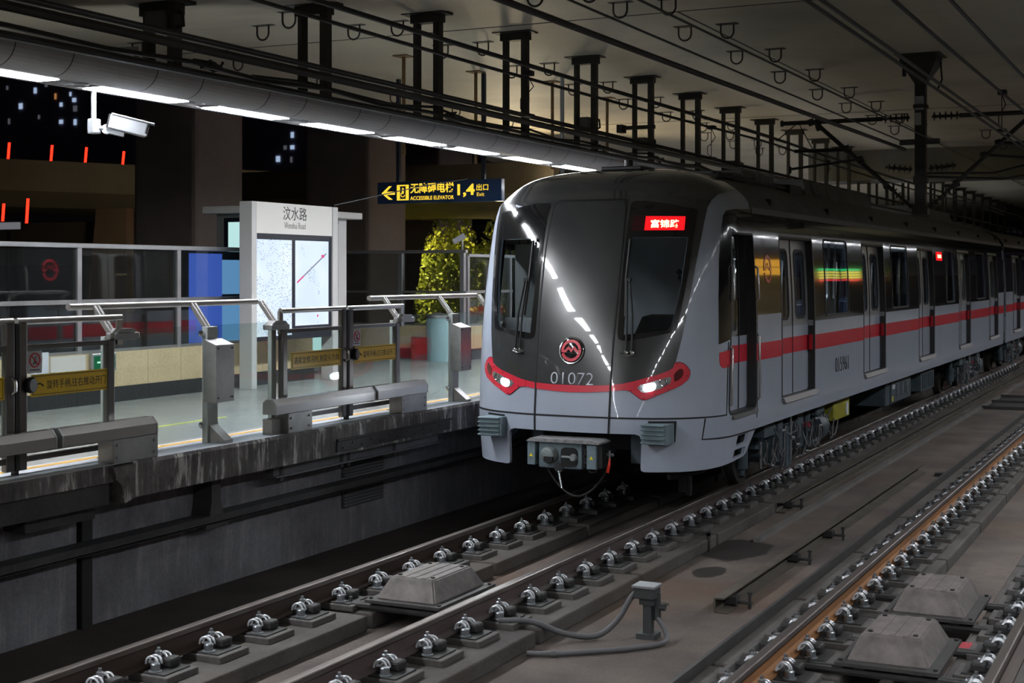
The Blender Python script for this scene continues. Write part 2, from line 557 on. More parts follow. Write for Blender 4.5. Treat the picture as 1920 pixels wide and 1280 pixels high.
# ------------------------------------------------------------------ patches on curved skins
def patch(name, m, parent, outer, holes=(), f=None, off=0.0, rim=-0.004, du=0.08, dv=0.08, smooth=True, box=None):
    """an outline in skin coordinates (u,v), with holes, laid on the skin f(u,v) and lifted by off"""
    bm = bmesh.new()
    for loop in [outer] + list(holes):
        vs = [bm.verts.new((p[0], p[1], 0)) for p in loop]
        for i in range(len(vs)):
            bm.edges.new((vs[i], vs[(i + 1) % len(vs)]))
    bmesh.ops.triangle_fill(bm, use_beauty=True, use_dissolve=False, edges=bm.edges[:], normal=(0, 0, 1))
    us = [p[0] for p in outer]; vs_ = [p[1] for p in outer]
    def cuts(a, b, d):
        n = int((b - a) / d)
        return [math.floor(a / d) * d + d * k for k in range(1, n + 2) if a < math.floor(a / d) * d + d * k < b]
    for u in cuts(min(us), max(us), du):
        bmesh.ops.bisect_plane(bm, geom=bm.verts[:] + bm.edges[:] + bm.faces[:], plane_co=(u, 0, 0), plane_no=(1, 0, 0), dist=1e-5)
    for v in cuts(min(vs_), max(vs_), dv):
        bmesh.ops.bisect_plane(bm, geom=bm.verts[:] + bm.edges[:] + bm.faces[:], plane_co=(0, v, 0), plane_no=(0, 1, 0), dist=1e-5)
    for fc in bm.faces:
        if fc.normal.z < 0: fc.normal_flip()
    bm.normal_update()
    be = [e for e in bm.edges if len(e.link_faces) == 1]
    r = bmesh.ops.extrude_edge_only(bm, edges=be)
    for g in r['geom']:
        if isinstance(g, bmesh.types.BMVert): g.co.z = -1.0
    o = wloc(parent) if parent is not None else Vector((0, 0, 0))
    e = 1e-3
    for v in bm.verts:
        u, w_, k = v.co
        p = Vector(f(u, w_)); 
        t1 = Vector(f(u + e, w_)) - Vector(f(u - e, w_)); t2 = Vector(f(u, w_ + e)) - Vector(f(u, w_ - e))
        n = t1.cross(t2)
        if n.length > 1e-12: n.normalize()
        v.co = p + n * (rim if k < -0.5 else off) - o
    me = bpy.data.meshes.new(name)
    bm.to_mesh(me); bm.free()
    if smooth:
        for p in me.polygons: p.use_smooth = True
        me.set_sharp_from_angle(angle=math.radians(40))
    me.materials.append(m)
    ob = bpy.data.objects.new(name, me)
    COL.objects.link(ob)
    if parent is not None: ob.parent = parent
    return ob

def strip(pts, wd):
    """a thin closed band along an open polyline (for joint lines)"""
    L, R = [], []
    n = len(pts)
    for i in range(n):
        a = Vector(pts[max(0, i - 1)]); b = Vector(pts[min(n - 1, i + 1)])
        d = (b - a).normalized(); nn = Vector((-d.y, d.x))
        p = Vector(pts[i])
        L.append(tuple(p + nn * wd / 2)); R.append(tuple(p - nn * wd / 2))
    return L + R[::-1]

def rrect(x0, x1, y0, y1, r=0.05, n=4):
    out = []
    for cx, cy, a0 in ((x1 - r, y0 + r, -90), (x1 - r, y1 - r, 0), (x0 + r, y1 - r, 90), (x0 + r, y0 + r, 180)):
        for k in range(n + 1):
            a = math.radians(a0 + 90 * k / n)
            out.append((cx + r * math.cos(a), cy + r * math.sin(a)))
    return out

def smoothloop(pts, n=3):
    """Catmull-Rom smoothing of a closed outline"""
    out = []
    N = len(pts)
    for i in range(N):
        p0, p1, p2, p3 = (Vector((*pts[(i + k - 1) % N], 0)) for k in range(4))
        for j in range(n):
            t = j / n
            q = 0.5 * ((2 * p1) + (-p0 + p2) * t + (2 * p0 - 5 * p1 + 4 * p2 - p3) * t * t + (-p0 + 3 * p1 - 3 * p2 + p3) * t ** 3)
            out.append((q.x, q.y))
    return out
# ------------------------------------------------------------------ the setting
ZB = -0.37            # trackbed
ZP = 1.12             # platform top
ZC = 5.82             # soffit
# trackbed with two oil stains of their own shape
fm = bed_mat
nt = fm.node_tree
bs = nt.nodes['Principled BSDF']
src = bs.inputs['Base Color'].links[0].from_socket
tc = nd(nt, 'ShaderNodeTexCoord')
nz = nd(nt, 'ShaderNodeTexNoise'); nz.inputs['Scale'].default_value = 2.4; nz.inputs['Detail'].default_value = 4
nt.links.new(tc.outputs['Object'], nz.inputs['Vector'])
prev = src
for (cx, cy, rx, ry) in ((-4.62, 15.0, 0.36, 0.75), (-4.50, 13.75, 0.17, 0.28), (-4.45, 12.2, 0.07, 0.10)):
    mp = nd(nt, 'ShaderNodeMapping'); mp.vector_type = 'TEXTURE'
    mp.inputs['Location'].default_value = (cx, cy, ZB); mp.inputs['Scale'].default_value = (rx, ry, 10)
    nt.links.new(tc.outputs['Object'], mp.inputs[0])
    ln = nd(nt, 'ShaderNodeVectorMath', operation='LENGTH'); nt.links.new(mp.outputs[0], ln.inputs[0])
    ad = nd(nt, 'ShaderNodeMath', operation='MULTIPLY_ADD'); ad.inputs[1].default_value = 0.9; nt.links.new(nz.outputs['Fac'], ad.inputs[0]); nt.links.new(ln.outputs['Value'], ad.inputs[2])
    rp = nd(nt, 'ShaderNodeMapRange'); rp.inputs['From Min'].default_value = 1.32; rp.inputs['From Max'].default_value = 1.45; rp.inputs['To Min'].default_value = 0.88; rp.inputs['To Max'].default_value = 0.0
    nt.links.new(ad.outputs[0], rp.inputs['Value'])
    mx = nd(nt, 'ShaderNodeMix', data_type='RGBA'); mx.inputs[7].default_value = (0.016, 0.014, 0.013, 1)
    nt.links.new(rp.outputs[0], mx.inputs[0]); nt.links.new(prev, mx.inputs[6]); prev = mx.outputs[2]
nt.links.new(prev, bs.inputs['Base Color'])

struct(MB().box(-8.3, 0.6, -20, 110, ZB - 0.25, ZB).build('floor', bed_mat))
# low ledge (walkway concrete) between the rails of the far track and the under-platform wall
struct(MB().box(-8.25, -7.47, -20, 110, ZB, -0.24).build('trim_1', concrete('brown_sooty_ledge', (0.055, 0.045, 0.038), (0.030, 0.025, 0.022), scale=1.4)))

# platform slab with tiled top, pale edge strip and a yellow line
struct(MB().box(-15.5, -7.95, -20, 110, 0.80, ZP - 0.004).build('trim_2', wall_mat))
struct(MB().box(-15.5, -8.32, -20, 110, ZP - 0.004, ZP).build('floor', floor_tile))
struct(MB().box(-8.32, -7.80, -20, 110, ZP - 0.004, ZP + 0.001).build('trim_3', edge_white))
struct(MB().box(-8.27, -8.19, -20, 110, ZP + 0.001, ZP + 0.003).build('trim_4', line_yellow))
# concrete fascia of the platform edge: old dark length at the near end, stained panels further on
struct(MB().box(-7.96, -7.80, -20, 8.76, 0.98, ZP - 0.003).build('trim_5', fascia_mat))
struct(MB().box(-7.96, -7.84, -20, 8.76, 0.80, 0.98).build('trim_6', dark_beam))
fa = MB()
fa.prism([(-7.96, 0.83), (-7.78, 0.83), (-7.78, 1.09), (-7.795, ZP), (-7.96, ZP)], 'y', 8.98, 60)
struct(fa.build('trim_7', fascia_mat))
fb = MB()
fb.prism([(8.72, 1.10), (8.98, 1.10), (8.98, 0.83), (8.86, 0.80), (8.82, 0.95), (8.76, 1.0)], 'x', -7.94, -7.765)
struct(fb.build('trim_8', concrete('spalled_concrete', (0.15, 0.14, 0.14), (0.06, 0.055, 0.055), white=0.6, scale=6)))
# wall under the platform
struct(MB().box(-8.6, -8.2, -20, 8.78, ZB, 0.98).box(-8.6, -8.2, 8.94, 110, ZB, 0.98).box(-8.6, -8.33, 8.78, 8.94, ZB, 0.98).build('wall_left', wall_mat))
# platform rear: tiled dwarf wall, black skirting, end wall of the side bay
struct(MB().box(-11.8, -11.60, -20, 17.2, ZP, 1.71).build('wall_rear', beige_tile))
struct(MB().box(-11.8, -11.575, -20, 17.2, ZP, 1.30).build('baseboard_rear', black_tile))
struct(MB().box(-15.0, -11.65, 22.0, 22.2, ZP, 1.71).box(-11.85, -11.65, 22.0, 60, ZP, 1.71).build('wall_far', beige_tile))
struct(MB().box(-15.0, -11.62, 21.975, 22.2, ZP, 1.31).box(-11.85, -11.62, 22.0, 60, ZP, 1.31).build('baseboard_far', black_tile))

# viaduct soffit, its longitudinal joints and the downstand beams
def soffit(y):
    """the slab is haunched towards the near pier"""
    if y >= 16.4: return ZC
    t = min(1.0, (16.4 - y) / 7.6)
    return ZC - 1.0 * t ** 1.45
ce = MB()
ce.prism([(-15, 16.4), (-15, 28), (-18, 35), (-24, 57), (-24, 110), (14, 110), (14, 16.4)], 'z', ZC, ZC + 0.5)
pr_ = [(16.4 - 0.4 * k, soffit(16.4 - 0.4 * k)) for k in range(20)] + [(-30, soffit(0)), (-30, ZC + 0.5), (16.4, ZC + 0.5)]
ce.prism(pr_, 'x', -15, 14)
struct(ce.build('ceiling', ceil_mat))
jo = MB()
for x in (-5.78, -9.25, -0.6): jo.box(x - 0.012, x + 0.012, 16.4, 110, ZC - 0.006, ZC + 0.02)
for y in (16.42, 28.2): jo.box(-15, 14, y - 0.015, y + 0.015, ZC - 0.005, ZC + 0.02)
struct(jo.build('trim_9', concrete('joint_shadow_concrete', (0.12, 0.11, 0.10), (0.06, 0.055, 0.05))))
struct(MB().box(-9.4, 14, 37.0, 38.6, 5.05, ZC).build('trim_10', concrete('downstand_beam_concrete', (0.16, 0.15, 0.135), (0.10, 0.095, 0.085), scale=0.6)))

# the platform on this side of the line (the camera stands on it): slab, wall below, rear wall
struct(MB().box(-0.42, 12, -20, 110, 0.80, ZP).build('floor', concrete('dark_grey_floor_tile', (0.16, 0.165, 0.165), (0.12, 0.125, 0.125), tile=(0.8, 0.8, 0), rough=0.3, scale=0.5)))
struct(MB().box(0.0, 0.4, -20, 110, ZB, 0.80).build('wall_right', wall_mat))
struct(MB().box(6.0, 6.2, -20, 110, ZP, 3.6).build('wall_back', beige_tile))

# ------------------------------------------------------------------ light troughs along both platforms
def duct_profile(x, sg, rec=0.021):
    """cross-section (x,z): rounded towards the track"""
    pts = [(x, 4.46), (x + 0.01 * sg, 4.40)]
    for k in range(9):
        a = math.radians(10 + 80 * k / 8)
        pts.append((x + sg * (0.22 - 0.22 * math.cos(a)), 4.42 - 0.205 * math.sin(a)))
    pts += [(x + sg * 0.27, 4.214), (x + sg * 0.272, 4.214 + rec), (x + sg * 0.508, 4.214 + rec), (x + sg * 0.51, 4.214), (x + sg * 0.60, 4.214), (x + sg * 0.62, 4.24), (x + sg * 0.62, 4.46)]
    return pts
struct(MB().prism(duct_profile(-8.10, -1), 'y', -20, 100).build('trim_11', duct_mat))
struct(MB().prism(duct_profile(0.10, 1, 0.075), 'y', -30, 100).build('trim_12', duct_mat))
sm = MB()
y = 8.02
while y < 40:
    for d in (0.0, 0.62):
        pr = duct_profile(-8.097, -1)[1:11]
        A = [sm.bm.verts.new((p[0] + 0.002, y + d, p[1] - 0.001)) for p in pr]; B = [sm.bm.verts.new((p[0] + 0.002, y + d + 0.012, p[1] - 0.001)) for p in pr]
        for i in range(len(pr) - 1): sm._face((A[i], A[i + 1], B[i + 1], B[i]))
    y += 1.63
struct(sm.build('trim_13', seam_mat))

FIX = []
def fixture_proto(nm, x0, x1, mt, lab, dz=0.0):
    t = thing(nm, lab, 'light fixture', (0, 0, 0))
    h = MB(); h.box(x0 - 0.012, x1 + 0.012, 0, 1.25, 4.216 + dz, 4.234 + dz); 
    h.build('housing', alu, t)
    d = MB(); d.box(x0 + 0.004, x1 - 0.004, 0.02, 1.14, 4.209 + dz, 4.2165 + dz); d.build('diffuser', mt, t)
    e = MB(); e.box(x0 + 0.004, x1 - 0.004, 1.15, 1.24, 4.211 + dz, 4.2165 + dz); e.build('end_cap', white_plastic, t)
    return t
pf = fixture_proto('light_fixture', -8.615, -8.385, tube_white, '')
ys = [2.7, 4.4, 6.02, 7.64, 9.28, 10.87, 12.52, 14.20, 15.66, 17.33, 18.96]
while ys[-1] < 58: ys.append(ys[-1] + 1.63)
st_ = {}
for i, y in enumerate(ys):
    k = i - 3
    if k < 0: lab = 'lit fluorescent strip in the curved trough, outside the frame'
    elif k == 0: lab = 'lit fluorescent strip above the hanging security camera'
    else: lab = 'lit fluorescent strip in the curved trough, %s beyond the one above the hanging camera' % nth(k)
    put(pf, (0, y, 0), lab, 'fluorescent strips over the far platform', st_)
po = fixture_proto('light_fixture', 0.385, 0.595, tube_opp, '', 0.054)
y = -26.0; st2 = {}; i = 0
while y < 58:
    i += 1
    put(po, (0, y, 0), 'lit fluorescent strip over the platform edge where the camera stands', 'fluorescent strips over the near platform', st2)
    y += 1.63
y = -26.0
pq = fixture_proto('light_fixture', -8.615, -8.385, tube_white, '')
st3 = {}
while y < 2.0:
    put(pq, (0, y, 0), 'lit fluorescent strip of the far platform trough behind the camera', 'fluorescent strips behind the camera', st3)
    y += 1.63
# small round downlights / loudspeakers between the strips
pd = thing('ceiling_speaker', '', 'speaker', (0, 0, 0))
MB().lathe([(0.10, 4.214), (0.10, 4.205), (0.085, 4.200)], (-8.46, 0, 0), (0, 0, 1), 20).build('speaker_rim', white_plastic, pd, smooth=True)
MB().lathe([(0.078, 4.2005), (0.078, 4.198)], (-8.46, 0, 0), (0, 0, 1), 20).build('speaker_grille', alu, pd)
st4 = {}
for y, lab in ((9.06, 'white round ceiling speaker between the first two lit strips'), (12.30, 'round ceiling speaker between the third and fourth lit strips'),
               (15.53, 'round ceiling speaker between the fifth and sixth lit strips'), (18.80, 'round ceiling speaker just above the nose of the train')):
    put(pd, (0, y, 0), lab, None, st4)
# ------------------------------------------------------------------ the metro train
TX = -6.1                                   # centre line of its track
def pchip(xs, ys):
    n = len(xs)
    h = [xs[i + 1] - xs[i] for i in range(n - 1)]
    d = [(ys[i + 1] - ys[i]) / h[i] for i in range(n - 1)]
    m = [d[0]] + [0 if d[i - 1] * d[i] <= 0 else 2 * d[i - 1] * d[i] / (d[i - 1] + d[i]) for i in range(1, n - 1)] + [d[-1]]
    def f(x):
        x = min(max(x, xs[0]), xs[-1])
        i = 0
        while i < n - 2 and x > xs[i + 1]: i += 1
        t = (x - xs[i]) / h[i]
        return ((2 * t ** 3 - 3 * t * t + 1) * ys[i] + (t ** 3 - 2 * t * t + t) * h[i] * m[i]
                + (-2 * t ** 3 + 3 * t * t) * ys[i + 1] + (t ** 3 - t * t) * h[i] * m[i + 1])
    return f
half_w = pchip([0.4, 0.95, 1.1, 2.0, 3.14, 3.4, 3.5, 3.6, 3.71, 3.764, 3.83, 3.855, 3.866],
               [1.44, 1.49, 1.5, 1.5, 1.45, 1.415, 1.355, 1.25, 1.07, 0.92, 0.6, 0.35, 0.02])
nose_y = pchip([0.4, 0.95, 1.45, 1.85, 2.4, 3.0, 3.4, 3.55, 3.66, 3.74, 3.80, 3.84, 3.866],
               [13.92, 13.92, 13.965, 14.02, 14.13, 14.28, 14.44, 14.594, 14.692, 14.835, 15.104, 15.451, 15.70])
_pl = []
for _k in range(401):
    _a = PI / 2 * _k / 400
    _pl.append((1.5 * math.sin(_a) ** (2 / 2.606), 1.168 * (1 - max(0.0, math.cos(_a)) ** (2 / 2.606))))
_pl.append((1.5, 1.88))
_ul = [0.0]
for _k in range(1, len(_pl)):
    _ul.append(_ul[-1] + math.hypot(_pl[_k][0] - _pl[_k - 1][0], _pl[_k][1] - _pl[_k - 1][1]))
UMAX = _ul[-1]
import bisect as _bs
def plan(u):
    a = min(abs(u), UMAX)
    i = min(max(_bs.bisect_right(_ul, a) - 1, 0), len(_ul) - 2)
    t = (a - _ul[i]) / (_ul[i + 1] - _ul[i])
    x = _pl[i][0] + (_pl[i + 1][0] - _pl[i][0]) * t
    y = _pl[i][1] + (_pl[i + 1][1] - _pl[i][1]) * t
    return (x if u >= 0 else -x), y
def nose(u, z):
    x, y = plan(u)
    yc = nose_y(z)
    return (TX + x / 1.5 * half_w(z), yc + (15.8 - yc) * y / 1.88, z)
def mir(pts): return [(-p[0], p[1]) for p in pts][::-1]

lead = thing('train_carriage', 'leading metro carriage with dark rounded nose, lit headlamps and number 01072', 'train', (TX, 14.0, 0), 'carriages of the metro train')

def sym(right):          # outline given for u>=0 from bottom to top, closed by its mirror image
    return right + [(-u, z) for u, z in right[::-1]]

win_in = [(0.545, 1.985), (1.01, 2.04), (1.055, 2.10), (1.09, 2.25), (1.142, 2.53), (1.205, 3.025), (0.555, 3.025), (0.540, 2.5)]
win_out = [(0.53, 1.925), (0.60, 1.922), (1.04, 2.008), (1.09, 2.03), (1.118, 2.07), (1.165, 2.355), (1.225, 2.70), (1.266, 3.03), (1.308, 3.325),
           (0.943, 3.387), (0.69, 3.420), (0.545, 3.419), (0.512, 3.39), (0.497, 2.9), (0.485, 2.4), (0.481, 2.0), (0.495, 1.945)]
cab_hole = rrect(1.90, 2.86, 1.115, 3.08, 0.06)
ZT = 3.864
VC = [3.45, 3.5, 3.55, 3.6, 3.63, 3.66, 3.69, 3.71, 3.73, 3.75, 3.765, 3.78, 3.79, 3.80, 3.81, 3.82, 3.83, 3.838, 3.845, 3.852, 3.858, 3.862]

_bis = bmesh.ops.bisect_plane
def nose_patch(name, m, outer, holes=(), off=0.0, rim=-0.004, parent=None, du=0.075, dv=0.09, hi=False):
    if not hi:
        return patch(name, m, parent or lead, outer, holes, nose, off, rim, du, dv)
    # finer rows where the skin turns over into the roof: cut the outline into bands first
    return patch(name, m, parent or lead, outer, holes, nose, off, rim, du, 0.09)

# patch() with extra rows
def patch_rows(name, m, parent, outer, holes, f, off, rim, du, rows):
    bm = bmesh.new()
    for loop in [outer] + list(holes):
        vs = [bm.verts.new((p[0], p[1], 0)) for p in loop]
        for i in range(len(vs)): bm.edges.new((vs[i], vs[(i + 1) % len(vs)]))
    bmesh.ops.triangle_fill(bm, use_beauty=True, use_dissolve=False, edges=bm.edges[:], normal=(0, 0, 1))
    u0 = min(p[0] for p in outer); u1 = max(p[0] for p in outer)
    k = math.ceil(u0 / du)
    while k * du < u1:
        _bis(bm, geom=bm.verts[:] + bm.edges[:] + bm.faces[:], plane_co=(k * du, 0, 0), plane_no=(1, 0, 0), dist=1e-5); k += 1
    for v in rows:
        _bis(bm, geom=bm.verts[:] + bm.edges[:] + bm.faces[:], plane_co=(0, v, 0), plane_no=(0, 1, 0), dist=1e-5)
    for fc in bm.faces:
        if fc.normal.z < 0: fc.normal_flip()
    bm.normal_update()
    be = [e for e in bm.edges if len(e.link_faces) == 1]
    r = bmesh.ops.extrude_edge_only(bm, edges=be)
    for g in r['geom']:
        if isinstance(g, bmesh.types.BMVert): g.co.z = -1.0
    o = wloc(parent)
    e = 5e-4
    for v in bm.verts:
        u, z, kk = v.co
        p = Vector(f(u, z))
        n = (Vector(f(u + e, z)) - Vector(f(u - e, z))).cross(Vector(f(u, z + e)) - Vector(f(u, z - e)))
        if n.length > 1e-14: n.normalize()
        v.co = p + n * (rim if kk < -0.5 else off) - o
    me = bpy.data.meshes.new(name); bm.to_mesh(me); bm.free()
    for p in me.polygons: p.use_smooth = True
    me.set_sharp_from_angle(angle=math.radians(40))
    me.materials.append(m)
    ob = bpy.data.objects.new(name, me); COL.objects.link(ob); ob.parent = parent
    return ob

rows_all = [1.2 + 0.1 * k for k in range(22)] + VC
shell_out = sym([(0.0, 1.113), (1.0, 1.113), (1.84, 1.119), (UMAX, 1.121), (UMAX, ZT)])
patch_rows('front_shell', silver, lead, shell_out, [win_in, mir(win_in), cab_hole, mir(cab_hole)], nose, 0.0, -0.03, 0.075, rows_all)

mask_side = [(1.108, 1.656), (1.118, 1.706), (1.172, 1.95), (1.211, 2.184), (1.264, 2.516), (1.298, 2.70), (1.356, 2.97), (1.395, 3.17),
             (1.444, 3.344), (1.522, 3.433), (1.697, 3.505), (2.052, 3.547), (2.5, 3.578), (UMAX, 3.592), (UMAX, ZT)]
mask_bot = [(0.0, 1.440), (0.2, 1.443), (0.43, 1.455), (0.569, 1.474), (0.676, 1.499), (0.802, 1.535), (1.021, 1.595)]
patch_rows('front_mask', dark_mask, lead, sym(mask_bot + mask_side), [win_in, mir(win_in)], nose, 0.003, -0.003, 0.075, rows_all)
tag(nose_patch('end_door', dark_mask, sym([(0.0, 1.442), (0.2, 1.445), (0.437, 1.457), (0.447, 2.2), (0.456, 3.0), (0.455, 3.36), (0.43, 3.42), (0.39, 3.435)]), off=0.007),
    'dark centre emergency door panel')
nose_patch('red_band', red_paint, sym([(0.0, 1.367), (0.2, 1.373), (0.43, 1.390), (0.57, 1.406), (0.57, 1.474), (0.43, 1.455), (0.2, 1.443)]), off=0.009)
door_line = [(0.432, 0.945), (0.437, 1.5), (0.448, 2.2), (0.460, 3.0), (0.457, 3.37), (0.435, 3.422), (0.39, 3.440)]
nose_patch('door_seam', seam_mat, strip([(-u, z) for u, z in door_line] + door_line[::-1], 0.017), off=0.0105, du=0.06)
nose_patch('bumper_seam', seam_mat, strip([(-UMAX + 0.01, 1.121), (-1.84, 1.119), (-0.9, 1.113), (0, 1.112), (0.9, 1.113), (1.84, 1.119), (1.85, 1.90)], 0.019), off=0.0035)
nose_patch('roof_seam', seam_mat, strip([(UMAX - 0.012, 1.0), (UMAX - 0.012, 3.3)], 0.02), off=0.004)

# windscreens
for sgn, nm in ((1, 'windscreen_right'), (-1, 'windscreen_left')):
    o_ = win_out if sgn > 0 else mir(win_out)
    i_ = win_in if sgn > 0 else mir(win_in)
    wsc = nose_patch('windscreen_frame', black_gloss, o_, [i_], off=0.008)
    nose_patch('windscreen', cab_glass, i_, off=0.004, rim=-0.003, parent=wsc)
    # wiper
    wp = MB()
    def N(u, z, d): 
        p = nose(u * sgn, z); return (p[0], p[1] - d, p[2])
    base = 0.69 if sgn < 0 else 0.625
    wp.tube([N(base + 0.035, 1.80, 0.03), N(base + 0.02, 2.2, 0.05), N(base - 0.03, 2.58, 0.06)], 0.013, 6)
    wp.tube([N(base - 0.03, 1.80, 0.03), N(base - 0.035, 2.2, 0.05), N(base - 0.06, 2.56, 0.06)], 0.012, 6)
    wp.tube([N(base - 0.062, 3.0, 0.035), N(base - 0.075, 2.6, 0.04), N(base - 0.055, 2.18, 0.035)], 0.017, 6)
    wp.obox(N(base - 0.05, 2.57, 0.05), (0.035, 0.02, 0.018), (1, 0, 0), (0, 1, 0), (0, 0, 1))
    ar = wp.build('wiper', rubber, lead)
    wb = MB()
    for uu in (base - 0.03, base + 0.035):
        wb.lathe([(0.026, -0.01), (0.026, 0.03), (0.012, 0.045)], N(uu, 1.80, 0.0), (0, -1, 0), 12)
    wb.tube([N(base - 0.09, 1.80, 0.03), N(base - 0.05, 1.775, 0.035), N(base, 1.77, 0.035), N(base + 0.06, 1.79, 0.03)], 0.006, 6)
    wb.build('wiper_pivot', chrome, ar, smooth=True)

# destination display behind the top of the right windscreen
dd = nose_patch('destination_display', led_back, [(0.556, 3.092), (1.203, 3.092), (1.217, 3.25), (0.566, 3.258)], off=0.011)
nose_patch('lit_field', led_red, [(0.70, 3.098), (1.15, 3.098), (1.158, 3.245), (0.705, 3.249)], off=0.0135, parent=dd)
def on_nose(cu_, cz_, off):
    def f(a, b, d):
        p = nose(cu_ + a, cz_ + b)
        return Vector((p[0], p[1] - off - d, p[2]))
    return f
text('富锦路', 'display_lettering', led_text, dd, (0, 0, 0), (1, 0, 0), (0, 0, 1), 0.088, 0.33, on_nose(0.935, 3.172, 0.017), bold=0.02)

text('01072', 'fleet_number', white_letter, lead, (0, 0, 0), (1, 0, 0), (0, 0, 1), 0.128, 0.50, on_nose(-0.005, 1.513, 0.0075), bold=-0.012)

# headlamps
lampR = [(0.569, 1.474), (0.676, 1.499), (0.807, 1.537), (0.933, 1.572), (1.04, 1.612), (1.092, 1.645), (1.108, 1.695), (1.150, 1.702), (1.20, 1.688), (1.242, 1.655),
         (1.276, 1.61), (1.276, 1.56), (1.254, 1.517), (1.191, 1.467), (1.099, 1.424), (0.943, 1.362), (0.83, 1.312), (0.79, 1.308), (0.75, 1.325),
         (0.695, 1.366), (0.651, 1.396), (0.612, 1.406), (0.572, 1.406)]
innerR = [(0.72, 1.431), (0.754, 1.463), (0.851, 1.490), (0.953, 1.522), (1.04, 1.547), (1.07, 1.545), (1.074, 1.505), (1.06, 1.478), (0.977, 1.431), (0.904, 1.406), (0.812, 1.383), (0.768, 1.392)]
markR = [(1.100, 1.570), (1.130, 1.610), (1.165, 1.635), (1.195, 1.628), (1.206, 1.588), (1.186, 1.545), (1.147, 1.512), (1.110, 1.500), (1.104, 1.535)]
litR = [(0.785, 1.435), (0.80, 1.465), (0.845, 1.478), (0.895, 1.483), (0.915, 1.465), (0.912, 1.43), (0.885, 1.405), (0.835, 1.392), (0.80, 1.40)]
for sgn in (1, -1):
    M_ = (lambda p: p) if sgn > 0 else mir
    su = nose_patch('headlamp_surround', red_paint, M_(lampR), off=0.012)
    nose_patch('surround_edge', seam_mat, M_([(1.0 * (u - 0.93) * 1.022 + 0.93, (z - 1.5) * 1.03 + 1.5) for u, z in lampR]), off=0.006, parent=su)
    nose_patch('lamp_reflector', lens_clear, M_(innerR), off=0.016, parent=su)
    nose_patch('lit_headlamp', lamp_white, M_(smoothloop(litR, 2)), off=0.020, parent=su)
    nose_patch('marker_lens', lens_dark, M_(markR), off=0.017, parent=su)
    rg = MB()
    c_ = nose(1.0 * sgn, 1.492)
    rg.tube([(c_[0] + 0.036 * math.cos(a), c_[1] - 0.022 + 0.01 * math.cos(a) * sgn, c_[2] + 0.036 * math.sin(a)) for a in [2 * PI * k / 16 for k in range(16)]], 0.008, 6, closed=True)
    rg.build('projector_ring', chrome, su, smooth=True)
    sc_ = MB()
    for u_, z_ in ((0.62, 1.49), (0.90, 1.545), (1.06, 1.60), (1.14, 1.69), (1.255, 1.56), (1.05, 1.418), (0.92, 1.368), (0.80, 1.322), (0.66, 1.408)):
        p = nose(u_ * sgn, z_)
        sc_.lathe([(0.006, 0), (0.006, 0.006)], (p[0], p[1] - 0.012, p[2]), (0.4 * sgn, -1, 0), 8)
    sc_.build('screw', rubber, su)

# round emblem on the end door: red split ring with a zigzag letter, on a chromed rim
lg = MB()
ce = nose(-0.02, 1.812)
def EP(x, z, d=0.0): 
    p = nose(-0.02 + x, 1.812 + z); return (p[0], p[1] - 0.02 - d, p[2])
lg.lathe([(0.142, -0.03), (0.142, 0.012), (0.134, 0.016)], (ce[0], ce[1] - 0.008, ce[2]), (0, -1, 0.16), 40)
emb = lg.build('emblem', black_gloss, lead, smooth=True)
rm = MB()
rm.tube([EP(0.137 * math.cos(a), 0.137 * math.sin(a), 0.004) for a in [2 * PI * k / 48 for k in range(48)]], 0.008, 6, closed=True)
rm.build('emblem_rim', chrome, emb, smooth=True)
rd = MB()
def arc_band(a0, a1, r0, r1, n=22):
    A = []; B = []
    for k in range(n + 1):
        a = math.radians(a0 + (a1 - a0) * k / n)
        A.append((r1 * math.cos(a), r1 * math.sin(a))); B.append((r0 * math.cos(a), r0 * math.sin(a)))
    return A + B[::-1]
def flat(poly, d0=0.0, d1=0.014):
    A = [rd.bm.verts.new(EP(x, z, d0)) for x, z in poly]; B = [rd.bm.verts.new(EP(x, z, d1)) for x, z in poly]
    rd._face(A[::-1]); rd._face(B)
    for i in range(len(poly)): rd._face((A[i], A[(i + 1) % len(poly)], B[(i + 1) % len(poly)], B[i]))
flat(arc_band(8, 186, 0.086, 0.116)); flat(arc_band(198, 366, 0.086, 0.116))
flat([(-0.112, -0.022), (-0.062, -0.022), (-0.030, 0.016), (0.0, -0.024), (0.030, 0.016), (0.062, -0.022), (0.108, -0.022), (0.108, 0.003), (0.072, 0.003), (0.032, 0.048), (0.0, 0.010), (-0.032, 0.048), (-0.072, 0.003), (-0.112, 0.003)])
rd.build('emblem_mark', red_paint, emb)

# bumper with its two side skirts
bump_out = sym([(0.0, 0.945), (0.715, 0.948), (0.76, 0.935), (0.788, 0.905), (0.792, 0.60), (0.80, 0.565), (0.835, 0.552), (1.28, 0.552), (1.55, 0.558), (2.1, 0.585), (2.50, 0.602), (2.58, 0.625),
                (2.893, 0.867), (UMAX, 0.870), (UMAX, 1.119), (1.84, 1.117), (0.9, 1.111), (0.0, 1.110)])
h1 = rrect(2.22, 2.63, 0.752, 0.858, 0.02); h1 = [(u + (0.858 - z) * -0.45, z) for u, z in h1]
h2 = rrect(2.14, 2.55, 0.622, 0.708, 0.02); h2 = [(u + (0.708 - z) * -0.45, z) for u, z in h2]
bmp = patch('front_bumper', silver, lead, bump_out, [h1, h2, mir(h1), mir(h2)], nose, 0.0, -0.035, 0.08, 0.06)
nose_patch('skirt_seam', seam_mat, strip([(1.485, 1.105), (1.463, 0.885), (1.70, 0.880), (2.893, 0.866)], 0.017), off=0.003, parent=bmp)
